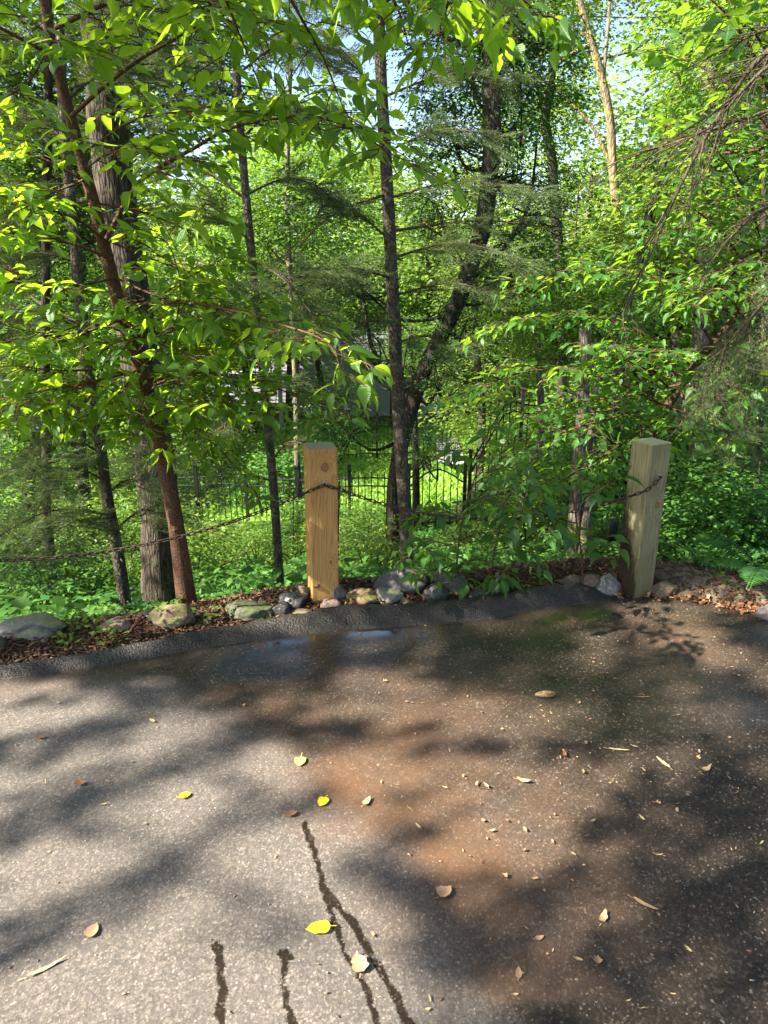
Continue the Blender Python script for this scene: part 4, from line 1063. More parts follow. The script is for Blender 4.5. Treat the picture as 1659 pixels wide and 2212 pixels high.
tree('sloping_tree', 'leaning dark trunk at upper right behind the big-leaved tree', [(1330, 860), (1370, 600), (1395, 500), (1420, 400), (1450, 260), (1490, 80)], 8.4, 26, 20, M['bark_oak'], [('mid1', 1570, 40, 8.8, 0.7)])
tree('back_oak', 'dark trunk half hidden behind the foliage left of the oak', [(176, 1000), (180, 800), (178, 660), (170, 400), (160, 100)], 9, 26, 18, M['bark_dark'], [('mid2', 120, 420, 9.5, 0.9)])

# --- big-leaved tree at right (same kind as the near one)
def right_tree():
    P = trunk_path([(1402, 1250), (1408, 1100), (1412, 940), (1438, 885), (1500, 790), (1560, 720), (1600, 670), (1680, 590), (1760, 480)], 4.7, 4.1)
    root = empty('young_tree', (P[0][0], P[0][1], tz(P[0][0], P[0][1])))
    tag(root, 'leaning young tree with tiers of pointed leaves, rising behind the weathered post', 'tree')
    mb = MB(); lv = Leaves(); P = ground_path(P)
    mb.tube(P, np.interp(np.linspace(0, 1, len(P)), [0, 1], [0.036, 0.016]), 10, True, 0.12, 4)
    mb.build('trunk', M['bark_darkred'], root); mb = MB()
    def br(pts, r0=0.010, tl=0.40, size=0.088, tw=0.058, droop=0.28, start=0.12, sp=0.046):
        leafy_branch(mb, lv, [at(a, b, y) for a, b, y in pts], r0, 0.002, tl, size, tw, droop, start, sp)
    br([(1440, 880, 4.5), (1300, 815, 4.4), (1150, 800, 4.3), (1030, 840, 4.2)])
    br([(1500, 790, 4.4), (1350, 700, 4.5), (1200, 680, 4.5), (1070, 700, 4.4)])
    br([(1590, 680, 4.2), (1420, 600, 4.3), (1250, 580, 4.4), (1150, 610, 4.3)])
    br([(1600, 670, 4.2), (1500, 560, 4.4), (1400, 510, 4.5)])
    br([(1640, 630, 4.2), (1550, 490, 4.1), (1420, 410, 4.0)])
    br([(1650, 600, 4.1), (1620, 430, 3.9), (1520, 290, 3.7)])
    br([(1440, 880, 4.5), (1330, 900, 4.4), (1200, 940, 4.3), (1090, 990, 4.2)])
    br([(1430, 900, 4.5), (1310, 980, 4.3), (1210, 1040, 4.1), (1150, 1080, 4.0)], tl=0.28)
    br([(1500, 800, 4.4), (1600, 840, 4.3), (1700, 890, 4.2)])
    br([(1560, 720, 4.3), (1640, 760, 4.2), (1740, 780, 4.2)])
    br([(1530, 760, 4.3), (1400, 760, 4.1), (1290, 750, 4.0)], tl=0.3)
    br([(1470, 830, 4.4), (1380, 850, 4.5), (1250, 870, 4.7), (1130, 900, 4.8)])
    br([(1460, 850, 4.4), (1400, 800, 4.2), (1330, 770, 4.0)], tl=0.3)
    br([(1470, 840, 4.4), (1480, 900, 4.1), (1440, 950, 3.9)], tl=0.26)
    br([(1560, 720, 4.3), (1570, 790, 4.0), (1530, 860, 3.8)], tl=0.3)
    br([(1620, 650, 4.2), (1560, 620, 3.9), (1500, 650, 3.7)], tl=0.3)
    br([(1540, 745, 4.3), (1500, 680, 4.2), (1440, 640, 4.1)], tl=0.32)
    br([(1600, 670, 4.2), (1620, 740, 4.0), (1560, 830, 3.9)], tl=0.32)
    br([(1440, 880, 4.5), (1500, 900, 4.3), (1560, 930, 4.2)], tl=0.3)
    br([(1420, 920, 4.5), (1520, 940, 4.6), (1620, 960, 4.6)], tl=0.3, tw=0.1)
    br([(1760, 480, 4.1), (1600, 560, 4.0), (1480, 620, 3.9)])
    br([(1760, 470, 4.0), (1680, 300, 3.9), (1560, 170, 3.9), (1430, 110, 4.0)], 0.014)
    br([(1700, 330, 3.9), (1640, 140, 3.6), (1560, 20, 3.5), (1480, -40, 3.5)], 0.010)
    br([(1690, 310, 3.9), (1560, 330, 4.2), (1440, 270, 4.4)], 0.010)
    br([(1700, 300, 3.6), (1650, 100, 3.0), (1580, 40, 2.8)], 0.008, 0.26, 0.10)
    br([(1740, 520, 4.0), (1600, 420, 4.2), (1500, 480, 4.4), (1380, 520, 4.6)], 0.010)
    mb.build('branches', M['bark_darkred'], root)
    link('crown', lv.mesh('crown', T_NEAR), root, M['leaf_right'])
right_tree()

# --- saplings in the bed
def sapling(label, stem, Y, brs, size=0.10, r=0.006):
    P = [at(a, b, Y) for a, b in stem]; P[0][2] = tz(P[0][0], P[0][1]) - 0.03
    root = empty('sapling', (P[0][0], P[0][1], P[0][2])); tag(root, label, 'sapling', 'broad-leaved saplings')
    mb = MB(); lv = Leaves(); mb.tube(P, np.linspace(r, r * 0.5, len(P)), 7, True, 0.1, 4); mb.build('stem', M['bark_red'], root); mb = MB()
    for pts in brs:
        leafy_branch(mb, lv, [at(a, b, y) for a, b, y in pts], 0.0035, 0.0015, 0.17, size, 0.07, 0.45, 0.2, 0.05, n=5, extra=1)
    mb.build('branches', M['bark_red'], root); link('leaves', lv.mesh('leaves', T_NEAR), root, M['leaf_right'])
y1 = hit(985, 1262)[1]; y2 = hit(1060, 1262)[1]
sapling('sapling with lobed leaves growing behind the round wet rock', [(985, 1262), (988, 1200), (1000, 1120), (1020, 1050), (1040, 990)], y1,
        [[(988, 1190, y1), (940, 1170, y1 - .1), (890, 1200, y1 - .2)], [(990, 1170, y1), (1040, 1150, y1), (1090, 1160, y1)], [(1000, 1120, y1), (950, 1100, y1), (920, 1110, y1)], [(1010, 1080, y1), (1060, 1080, y1 - .2), (1120, 1090, y1 - .3)], [(1020, 1050, y1), (1080, 1010, y1), (1130, 1020, y1)], [(1036, 1000, y1), (1050, 960, y1), (1060, 900, y1)], [(986, 1215, y1), (950, 1230, y1 - .15), (900, 1235, y1 - .3)], [(1040, 990, y1), (1000, 960, y1)]])
sapling('thinner sapling rising beside the pointed black rock', [(1056, 1262), (1066, 1200), (1080, 1140), (1090, 1080)], y2,
        [[(1060, 1215, y2), (1020, 1210, y2), (1000, 1235, y2 - .1)], [(1066, 1190, y2), (1120, 1180, y2), (1150, 1200, y2)], [(1080, 1140, y2), (1140, 1100, y2 - .2), (1170, 1130, y2 - .3)], [(1085, 1110, y2), (1040, 1090, y2)], [(1090, 1080, y2), (1150, 1040, y2), (1200, 1050, y2)], [(1062, 1230, y2), (1090, 1235, y2 - .1)]])
y3 = hit(1262, 1250)[1]
sapling('leafy seedling climbing in front of the twin grey trunk', [(1262, 1258), (1256, 1200), (1246, 1130), (1236, 1060)], y3 - 0.1,
        [[(1256, 1200, y3 - .1), (1290, 1180, y3 - .1)], [(1246, 1130, y3 - .1), (1200, 1120, y3 - .2), (1160, 1100, y3 - .3)], [(1240, 1090, y3 - .1), (1290, 1060, y3 - .2), (1330, 1040, y3 - .2)]])
y4 = hit(700, 1290)[1] + 0.9

# --- off-frame spruce whose limbs reach in at the right edge
def edge_spruce():
    Y = 2.6; x = 2.15
    root = empty('spruce_tree', (x, Y, tz(x, Y))); tag(root, 'spruce standing just outside the right edge, its bare twigs and drooping sprays reaching in', 'tree')
    mb = MB(); mb.tube([(x, Y, tz(x, Y) - 0.1), (x, Y, 1.5), (x + 0.02, Y, 3.5), (x, Y, 6)], [0.11, 0.10, 0.08, 0.04], 14, True, 0.12, 6); mb.build('trunk', M['bark_spruce'], root)
    mb = MB(); items = []
    def limb(pts, r, n_t, tl, live=0.0, droop=0.3, sc_=0.2):
        Q0 = [at(a, b, y) for a, b, y in pts]; PP, _ = smooth_path(Q0, [0] * len(Q0), 6)
        mb.tube(PP, np.linspace(r, 0.0015, len(PP)), 6, False, 0.15)
        Q, L = path_pts(PP, n_t + 2); sg = 1
        for k in range(2, n_t + 1):
            sg = -sg; dr = unit(Q[k] - Q[k - 1]); side = unit(np.cross(dr, UP)) * sg
            d = unit(dr * 1.0 + side * 0.5 + np.array((0, 0, -droop * random.random())) + rv(0.22)); l = tl * random.uniform(0.5, 1.2)
            e = Q[k] + d * l; m1 = (Q[k] + e) / 2 + rv(0.02)
            mb.tube([Q[k], m1, e], [0.0032, 0.002, 0.0009], 4, False, 0, 3)
            for _ in range(3):
                f = random.uniform(0.2, 0.95); c = Q[k] + (e - Q[k]) * f; d3 = unit(d + rv(0.55)); l3 = l * random.uniform(0.2, 0.5)
                mb.tube([c, c + d3 * l3 * .5 + rv(0.008), c + d3 * l3], [0.0016, 0.0011, 0.0006], 3, False)
                if random.random() < live: items.append((c, unit(d3 + np.array((0, 0, -0.5))), random.uniform(0.6, 1.2) * sc_))
            if live > 0:
                mb.tube([Q[k], Q[k] + d * l * 0.5 + (0, 0, -0.01), Q[k] + d * l], [0.0035, 0.0025, 0.0015], 4, False)
            if random.random() < live:
                items.append((m1, unit(d + np.array((0, 0, -0.3))), sc_)); items.append((e - d * 0.05, unit(d + np.array((0, 0, -0.5))), sc_))
    limb([(1900, -60, 2.6), (1659, 110, 2.5), (1560, 240, 2.5), (1480, 380, 2.5), (1400, 560, 2.5), (1345, 690, 2.5)], 0.010, 19, 0.32)
    limb([(1880, 60, 2.6), (1700, 120, 2.4), (1600, 200, 2.3), (1500, 330, 2.25)], 0.010, 18, 0.34)
    limb([(1880, 300, 2.6), (1700, 240, 2.5), (1600, 260, 2.5), (1480, 300, 2.6), (1360, 340, 2.7)], 0.008, 20, 0.30)
    limb([(1900, 340, 2.6), (1720, 420, 2.5), (1620, 470, 2.4), (1540, 560, 2.4)], 0.008, 16, 0.28)
    limb([(1900, 120, 2.6), (1730, 60, 2.6), (1640, 70, 2.7), (1560, 110, 2.8)], 0.008, 14, 0.25)
    limb([(1900, 440, 2.6), (1760, 520, 2.5), (1680, 620, 2.45), (1600, 710, 2.45), (1530, 790, 2.45)], 0.009, 15, 0.13, 0.9, 0.5, 0.22)
    limb([(1900, 520, 2.6), (1780, 620, 2.5), (1710, 700, 2.45), (1650, 790, 2.45)], 0.008, 11, 0.13, 0.9, 0.5, 0.22)
    mb.build('branches', M['twig'], root); link('needles', sprays_mesh(items, M['needle_blue'], SPV=SPE), root)
edge_spruce()

# ------------------------------------------------------------------ bushes, ferns, ground cover
def bush(label, px, Y, kind, s, up=0.35, group='bushes of the undergrowth', sz=1.0):
    d = (px - 829.5) / F; w = Y * CP + 0.9; x = d * w; z = tz(x, Y)
    x = d * (Y * CP - (z - H) * SP)
    root = empty('bush', (x, Y, z)); tag(root, label, 'bush', group)
    mb = MB()
    for _ in range(7):
        e = R.normal(0, 0.25 * s, 3); e[2] = s * random.uniform(0.3, 0.8)
        b = np.array((x, Y, z)); mb.tube([b + e * (0.1, 0.1, 0), b + e * 0.5 + rv(0.03), b + e], [0.01, 0.007, 0.003], 5, False, 0, 2)
    mb.build('stems', M['twig'], root)
    link_local('foliage', CR[kind], root, (0, 0, up * s), (0, 0, random.uniform(0, 6.28)), (s, s, s * sz))
    return root
BU = [
    ('pale bush low between the oak and the thin spruce', 470, 9.0, 'bush1', 0.8), ('leafy bush under the left end of the iron fence', 420, 11, 'bush1', 0.9), ('yellow-green bush behind the thin spruce', 560, 8.4, 'bush1', 0.8),
    ('bushy shrub directly left behind the fresh post', 640, 9, 'bush1', 1.1), ('round shrub right behind the fresh post', 780, 7.2, 'bush1', 0.9), ('brownish shrub against the foot of the leaning tree', 800, 6.4, 'tiny', 1.0),
    ('small pale bush between the fence and the central spruce', 760, 10.2, 'bush2', 0.7), ('bright bush beyond the saplings', 1010, 8.2, 'tiny', 0.9), ('bright low bush right of the saplings', 1100, 7.5, 'tiny', 1.0),
    ('light bush just left of the twin trunk', 1180, 6.8, 'bush1', 1.1), ('dark bush between the twin trunk and the weathered post', 1310, 7.6, 'bush2', 1.5), ('shrub behind the weathered post', 1390, 8.4, 'bush1', 1.6),
    ('dark green bush right of the weathered post', 1530, 5.6, 'bush2', 1.05), ('lower dark bush by the dirt path', 1600, 5.0, 'bush2', 0.9), ('bushy growth at the foot of the straight grey trunk', 1480, 8.0, 'bush1', 1.5),
    ('bush at the right edge below the dead-limbed spruce', 1650, 7.0, 'bush2', 1.6), ('far right bush in half shade', 1600, 9.2, 'bush1', 2.0), ('dark ivy bush around the foot of the thin dark spruce', 125, 5.4, 'bush2', 0.9),
    ('pale bush at the left edge below the spruce sprays', 20, 7.2, 'bush1', 1.6), ('light bush behind the short-limbed spruce', 210, 8.0, 'tiny', 1.8), ('leafy bush left of the oak trunk', 290, 7.0, 'bush1', 1.2),
    ('tall bright bush seen between the two left spruces', 160, 10.5, 'bush1', 2.2), ('broad bush beyond the chain at far left', 60, 11.5, 'bush2', 2.4), ('yellowish bush right of the oak trunk', 420, 7.4, 'tiny', 1.6),
    ('round bush in front of the house wall', 620, 17, 'bush1', 1.6), ('dark round bush below the house siding', 600, 14.5, 'bush2', 1.6), ('pale bush beside the house corner', 1030, 19, 'tiny', 1.8), ('large bush left of the house deck', 380, 19, 'bush1', 3.4),
    ('bush right of the lawn gate', 1090, 12.8, 'bush1', 1.3), ('tall shrub beyond the twin trunk', 1260, 13, 'bush1', 2.8), ('hedge-like shrub far right beyond the fence', 1440, 14, 'bush1', 3.2), ('shady shrub at the far right back', 1620, 14, 'bush2', 3.6),
    ('bright shrub at the far left back', 60, 16, 'tiny', 4.2), ('bright shrub behind the oak', 300, 14, 'tiny', 3.2),
]
for (lab, px, Y, k, s) in BU: bush(lab, px, Y, k, s, 0.38, sz=random.uniform(0.8, 1.1))

# woodland trees behind, each a thing of its own
WT = [
    ('slender maple screening the house gable', 700, 23, 'mid1', 1.35, 3.8), ('small tree hiding the house deck', 540, 22.5, 'mid2', 1.5, 3.4), ('bushy maple just left of the house roof', 620, 21, 'mid2', 1.15, 3.4), ('lush maple left of the house', 430, 23, 'mid1', 1.9, 3.4), ('spreading maple before the right half of the house', 850, 23.4, 'mid1', 1.3, 4.2),
    ('broad bright tree behind the oak at left', 200, 17, 'big1', 1.15, 4.5), ('pale tree showing left of the thin spruce', 440, 22, 'big2', 1.2, 4.0), ('green tree behind the house', 640, 34, 'big1', 1.9, 5.0),
    ('bright tree behind the leaning tree', 930, 24, 'big2', 1.3, 5.6), ('tall pale tree filling the gap at upper right', 1240, 20, 'big2', 1.35, 6.2), ('low pale tree beyond the crooked trunk', 1150, 16, 'big2', 0.9, 2.2),
    ('green tree beyond the twin trunk', 1330, 17, 'big1', 1.0, 2.6), ('broad tree at the back right', 1480, 19, 'big1', 1.3, 4.4), ('tree at the far right back', 1680, 16, 'big1', 1.2, 4.0), ('tree beyond the left edge spruces', 0, 15, 'big1', 1.1, 3.0), ('tree right of the house corner', 1070, 27, 'big1', 1.4, 2.6), ('low tree before the left house end', 330, 22, 'big2', 1.0, 1.8), ('maple hanging over the lawn gate', 900, 11, 'mid1', 0.4, 2.9),
    ('young maple behind the weathered post', 1400, 10, 'mid1', 0.9, 2.2), ('young maple at right beyond the grey trunk', 1560, 11, 'mid2', 1.1, 2.6), ('young maple at left beyond the spruces', 60, 9.5, 'mid1', 0.9, 2.4),
]
for (lab, px, Y, k, s, hz) in WT:
    x = (px - 829.5) / F * (Y * CP + 1.2); z = tz(max(-9, min(9, x)), Y)
    root = empty('maple_tree' if 'maple' in lab else 'broadleaf_tree', (x, Y, z)); tag(root, lab, 'tree', 'trees of the wood behind')
    ax, ay = random.uniform(-.5, .5), random.uniform(-.5, .5); r0 = 0.05 + 0.035 * s * hz ** 0.5
    mb = MB(); top = np.array((x + ax, Y + ay, z + hz + 0.9 * s))
    mb.tube([(x, Y, z - 0.1), (x + ax * 0.3, Y, z + hz * 0.5), (x + ax, Y + ay, z + hz), top], [r0, r0 * 0.75, r0 * 0.5, r0 * 0.15], 9, True, 0.15, 4)
    for _ in range(12):
        u = R.normal(0, 1, 3); u[2] = abs(u[2]) * 0.8; e = np.array((x + ax, Y + ay, z + hz)) + u * 1.1 * s
        b = np.array((x + ax * 0.8, Y + ay * .8, z + hz * random.uniform(0.6, 1.0)))
        mb.tube([b, (b + e) / 2 + rv(0.12), e], [r0 * 0.35, r0 * 0.22, 0.012], 5, False, 0, 3)
    mb.build('trunk', M['bark_dark'] if 'pale' not in lab else M['bark_grey'], root)
    link_local('crown', CR[k], root, (ax, ay, hz + 0.3 * s), (0, 0, random.uniform(0, 6.28)), (s, s, s * random.uniform(0.85, 1.1)))

# far-off wood as one mass
lv = Leaves(); N = 70000
ang = R.uniform(-1.1, 1.1, N); rr_ = R.uniform(42, 58, N); X = rr_ * np.sin(ang); Yw = rr_ * np.cos(ang); Zw = -3 + R.random(N) ** 1.2 * (10 + 5 * vnoise(ang * 9, ang * 3, 1, 1))
keep = vnoise(X * 0.35, Zw * 0.5, 1.2, 3) + R.normal(0, .3, N) > -0.35
P = np.stack([X, Yw, Zw], 1)[keep]; lv.add(P, R.normal(0, 1, P.shape), R.normal(0, 1, P.shape) + np.array((0, 0, 1.2)), R.uniform(0.3, 0.75, len(P)))
tag(link('distant_woods', lv.mesh('distant_woods', T_FAR), None, M['leaf_wood']), 'far-off wall of woodland leaves closing the view', 'woods', kind='stuff')

# ground cover: countless small leaves on the slope
lv = Leaves()
def cover(n, xr, sr, size, h, thr, seed, dens=None):
    x = R.uniform(*xr, n); s = R.uniform(0, 1, n) ** 0.8 * (sr[1] - sr[0]) + sr[0]; y = y_out(np.clip(x, -9, 9)) + s
    k = vnoise(x, y, 2.2, seed) > thr; k &= ~((x > 1.35) & (s < 0.95)); x = x[k]; y = y[k]
    hh = h * (0.6 + 0.4 * vnoise(x, y, 4, seed + 1)) * R.random(len(x)) ** 0.7
    P = np.stack([x, y, terr(np.clip(x, -9, 9), y) + hh], 1)
    lv.add(P, np.stack([R.normal(0, 1, len(x)), R.normal(-0.3, 1, len(x)), R.normal(-0.1, 0.25, len(x))], 1), np.array((0, 0, 1.0)) + R.normal(0, 0.35, P.shape), size * R.uniform(0.5, 1.3, len(x)))
cover(80000, (-4.5, 4.5), (0.62, 4.5), 0.042, 0.16, -0.75, 1)
cover(70000, (-8, 8), (3.2, 10.0), 0.065, 0.24, -0.7, 2)
cover(14000, (-6, 6), (1.0, 9.0), 0.11, 0.38, 0.0, 7)
tag(link('ground_cover', lv.mesh('ground_cover', T_MID), None, M['leaf_cover']), 'low leafy plants carpeting the slope below the boulders', 'ground cover', kind='stuff')
lv = Leaves()
x = R.uniform(-14, 14, 60000); y = R.uniform(13, 24, 60000)
P = np.stack([x, y, terr(np.clip(x, -9, 9), y)], 1); lv.add(P, R.normal(0, 0.4, P.shape) + np.array((0, 0, 1.0)), R.normal(0, 1, P.shape), R.uniform(0.06, 0.14, len(x)))
tag(link('lawn_grass', lv.mesh('lawn_grass', T_FAR), None, leaf_mat('grass', (0.10, 0.2, 0.03), (0.2, 0.34, 0.05), (0.3, 0.5, 0.06), 0.35)), 'sunny lawn grass beyond the iron fence', 'grass', kind='stuff')

# ferns
def fern_mesh(seed, nf=11, L=0.6):
    rg = np.random.default_rng(seed); lv = Leaves()
    for f in range(nf):
        a = 2 * math.pi * f / nf + rg.normal(0, 0.25); ln = L * rg.uniform(0.7, 1.1); d = np.array((math.cos(a), math.sin(a), 0)); sd_ = np.array((-d[1], d[0], 0))
        for k in range(26):
            t = (k + 2) / 28; p = d * ln * t * 0.85 + np.array((0, 0, ln * (1.15 * t - 0.95 * t * t)))
            w = ln * 0.24 * math.sin(math.pi * min(1, t * 1.05)) ** 0.7
            for sg in (-1, 1):
                lv.add(p, sd_ * sg + d * 0.35 + np.array((0, 0, -0.15)), UP + d * 0.3 + rg.normal(0, 0.12, 3), max(w, 0.01))
            lv.add(p, d + np.array((0, 0, 0.5 - t)), UP, 0.03)
    me = lv.mesh('fronds', (T_FAR[0] * np.array((1, 0.42, 1)), T_FAR[1], None)); me.materials.append(M['fern']); return me
FM = [fern_mesh(1), fern_mesh(2), fern_mesh(3, 9, 0.5)]
for k, (px, py, m_, s, lab) in enumerate([(310, 1290, 0, 0.75, 'fern growing in front of the short-limbed spruce'), (240, 1285, 1, 0.6, 'small fern left of the short-limbed spruce foot'), (1650, 1260, 0, 0.75, 'large fern at the right edge above the dirt path'),
                                          (1590, 1215, 1, 0.8, 'fern behind the large right-edge fern'), (1650, 1190, 2, 1.1, 'tall fern highest at the right edge'), (480, 1240, 1, 0.7, 'fern between the young tree and the thin spruce'), (1320, 1190, 2, 0.9, 'fern behind the black stub post'), (1540, 1170, 2, 1.0, 'fern in the shade right of the weathered post')]):
    p = hit(px, py); root = bpy.data.objects.new('fern', FM[m_]); COL.objects.link(root)
    root.location = (p[0], p[1], tz(p[0], p[1])); root.scale = (s, s, s); root.rotation_euler = (0, 0, k * 1.1); tag(root, lab, 'fern', 'ferns')

# weeds poking through the mulch
wm = []
for sd_ in range(3):
    lv = Leaves(); rg = np.random.default_rng(20 + sd_)
    for _ in range(26):
        a = rg.uniform(0, 6.28); h = rg.uniform(0.01, 0.07); rr0 = rg.uniform(0, 0.05)
        lv.add(np.array((math.cos(a) * rr0, math.sin(a) * rr0, h)), np.array((math.cos(a), math.sin(a), 0.3)), UP + rg.normal(0, 0.3, 3), rg.uniform(0.015, 0.035))
    m_ = lv.mesh('weed', T_MID); m_.materials.append(M['leaf_bush']); wm.append(m_)
for k, (px, py, s, lab) in enumerate([(200, 1368, 1.6, 'bright weed clump between the pale boulder and the pink boulder'), (165, 1362, 1.2, 'small weed beside the large pale boulder'), (240, 1400, 1.3, 'weed low in the mulch near the kerb, below the pink boulder'), (150, 1402, 1.1, 'weed in the mulch just above the kerb at left'), (362, 1350, 1.3, 'seedling just below the tan boulder'), (452, 1345, 1.2, 'weed left of the olive slab'),
                                      (500, 1335, 1.0, 'round-leaved weed in front of the olive slab'), (756, 1300, 1.0, 'weed on the orange-brown rock'), (1168, 1278, 1.3, 'weed in the dead leaves right of the black rock'), (1138, 1290, 0.9, 'thin weed against the kerb right of the saplings'), (1570, 1272, 1.2, 'weed on the edge of the dirt path')]):
    p = hit(px, py); o = bpy.data.objects.new('weed', wm[k % 3]); COL.objects.link(o); o.location = (p[0], p[1], tz(p[0], p[1])); o.scale = (s, s, s); o.rotation_euler = (0, 0, k)
    tag(o, lab, 'weed', 'weeds in the mulch')
# purple flowers at the far left
p = hit(125, 1120); lv = Leaves()
for _ in range(40): lv.add(R.normal(0, 0.035, 3) + np.array((0, 0, 0.75)), R.normal(0, 1, 3), R.normal(0, 1, 3), 0.035)
rt_ = empty('purple_flower', (p[0], p[1], tz(p[0], p[1]))); tag(rt_, 'purple flower head on a tall stem at far left', 'flower')
me_ = lv.mesh('bloom', T_MID); me_.materials.append(flat_mat('purple', (0.35, 0.2, 0.6), 0.6)); link_local('bloom', me_, rt_)
mb = MB(); mb.tube([(0, 0, 0), (0.02, 0, 0.4), (0, 0, 0.74)], 0.005, 5); o = mb.build('stem', M['fern']); o.parent = rt_

# ------------------------------------------------------------------ bark mulch and litter
def chips(n, fx, name, mat, label, l=(0.010, 0.042), lift=0.012):
    x, y = fx(n); z = terr(x, y) if name == 'bark_mulch' else np.zeros(len(x))
    N = len(x); a = R.uniform(0, 6.28, N); L = R.uniform(*l, N); W = L * R.uniform(0.15, 0.4, N); th = R.uniform(0.001, 0.004, N)
    tilt = R.normal(0, 0.3, N)
    d = np.stack([np.cos(a) * np.cos(tilt), np.sin(a) * np.cos(tilt), np.sin(tilt)], 1); b = np.stack([-np.sin(a), np.cos(a), R.normal(0, 0.3, N)], 1)
    u = np.cross(d, b); c = np.stack([x, y, z + R.uniform(0.0, lift, N) + 0.004], 1)
    cs = [(-1, -1, -1), (1, -.7, -1), (1, .7, -1), (-1, 1, -1), (-1, -1, 1), (1, -.7, 1), (1, .7, 1), (-1, 1, 1)]
    V = np.stack([c + 0.5 * (k[0] * L[:, None] * d + k[1] * W[:, None] * b + k[2] * th[:, None] * u) for k in cs], 1).reshape(-1, 3)
    f = np.array([(0, 3, 2, 1), (4, 5, 6, 7), (0, 1, 5, 4), (1, 2, 6, 5), (2, 3, 7, 6), (3, 0, 4, 7)])
    Fc = (f[None] + 8 * np.arange(N)[:, None, None]).reshape(-1, 4)
    return tag(link(name, mesh_np(name, V, Fc), None, mat), label, name.split('_')[-1], kind='stuff')
def fx(n):
    x = R.uniform(-3.2, 2.6, n); s = -0.03 + R.random(n) ** 1.2 * 0.85
    k = (x < 1.45) | (R.random(n) < 0.25)
    return x[k], (y_out(x) + s)[k]
chips(26000, fx, 'bark_mulch', M['mulch'], 'reddish brown shredded bark and dead leaves covering the bed behind the kerb')
def fx2(n):
    x = R.uniform(-3, 3, n); y = y_in(x) - R.random(n) * 3.2; k = R.random(n) < 0.25 + 0.75 * smstep(-0.6, 1.2, x)
    return x[k], y[k]
chips(1500, fx2, 'fallen_petals', M['petal'], 'tiny tan petals and seed scales scattered over the driveway', (0.004, 0.011), 0.001)
def fx3(n):
    x = np.concatenate([R.normal(1.95, 0.22, n // 2), R.uniform(1.2, 2.4, n // 2)]); s = np.abs(R.normal(0, 0.05, n // 2 * 2))
    return x, y_in(x) + 0.02 + s * 1.3
def drift():
    x, y = fx3(700); z = np.maximum(terr(x, y), 0) ; lv = Leaves(); P = np.stack([x, y, z + R.uniform(0.005, 0.02, len(x))], 1)
    lv.add(P, R.normal(0, 1, P.shape) * (1, 1, .3), UP + R.normal(0, 0.4, P.shape), R.uniform(0.015, 0.04, len(x)))
    tag(link('dead_leaves', lv.mesh('dead_leaves', T_MID), None, bits_mat('dead_leaf', [(0, (0.07, 0.03, 0.015)), (0.6, (0.2, 0.09, 0.04)), (1.0, (0.36, 0.2, 0.1))])), 'drift of orange-brown dead leaves along the right end of the kerb', 'leaves', kind='stuff')
drift()

# fallen leaves one can point to
def ground_leaf(px, py, L, wdt, col, label, rot, cat='leaf', group='leaves fallen on the driveway', curl=0.1, name='fallen_leaf', notch=0.0, stemlen=0.25):
    p = gnd(px, py); V = [(0, 0, 0.001)]; n = 22
    for k in range(n):
        t = 2 * math.pi * k / n; x = math.cos(t); y = math.sin(t)
        yy = y * wdt * (1 - 0.35 * x) * (1 + 0.05 * math.sin(k * 5)); xx = x * (1.0 + (0.12 if k == 0 else 0))
        if notch: f_ = 1 + notch * 0.9 * mnoise.noise(Vector((k * 0.9, px * 0.1, py * 0.1))); yy *= f_; xx *= 0.5 + 0.5 * f_
        V.append((xx * L / 2, yy * L / 2, 0.002 + curl * L * (0.5 * yy * yy + 0.25 * xx * xx) + 0.002 * random.random()))
    Fs = [(0, k + 1, (k + 1) % n + 1) for k in range(n)]
    b = len(V); V += [(-L / 2, 0.001, 0.003), (-L / 2, -0.001, 0.003), (-L / 2 - L * stemlen, 0.004, 0.004), (-L / 2 - L * stemlen, 0.002, 0.004)]; Fs.append((b, b + 1, b + 3, b + 2))
    me = bpy.data.meshes.new(name); me.from_pydata(V, [], Fs); me.materials.append(col); me.polygons.foreach_set('use_smooth', np.ones(len(me.polygons), dtype=bool))
    o = bpy.data.objects.new(name, me); COL.objects.link(o); o.location = (p[0], p[1], 0.004); o.rotation_euler = (0, 0, rad(rot)); tag(o, label, cat, group)
    return o
ylw = leaf_mat('yellow_leaf', (0.60, 0.50, 0.02), (0.66, 0.55, 0.03), (0.7, 0.6, 0.05), 0.2); ygr = leaf_mat('yellow_green', (0.5, 0.55, 0.10), (0.6, 0.6, 0.15), (0.5, 0.5, 0.1), 0.2)
tanm = flat_mat('tan_leaf', (0.36, 0.22, 0.12), 0.7, 0.2, 0, 0.5, 40); brn = flat_mat('brown_leaf', (0.20, 0.09, 0.045), 0.7, 0.2, 0, 0.4, 40); straw = flat_mat('straw', (0.40, 0.29, 0.15), 0.7, 0.2, 0, 0.45, 60)
ground_leaf(688, 2008, 0.062, 0.62, ylw, 'largest bright yellow leaf, nearest the camera beside the wet trickle', 190, notch=0.08)
ground_leaf(400, 1721, 0.036, 0.75, ylw, 'small round bright yellow leaf, lying apart at the left', 30)
ground_leaf(697, 1735, 0.041, 0.85, ylw, 'bright yellow leaf with brown specks above the trickle', 250)
ground_leaf(648, 1648, 0.046, 0.85, ygr, 'pale yellow-green leaf, highest of the four yellowish ones', 270, stemlen=0.5)
ground_leaf(792, 1735, 0.04, 0.5, straw, 'curled straw-coloured leaf right of the specked yellow leaf', 60, curl=0.5)
ground_leaf(630, 1762, 0.035, 0.6, brn, 'small dark brown leaf left of the head of the trickle', 20, curl=0.6)
ground_leaf(200, 2015, 0.040, 0.8, tanm, 'pinkish tan leaf lying alone at lower left', 80, curl=0.3, notch=0.15)
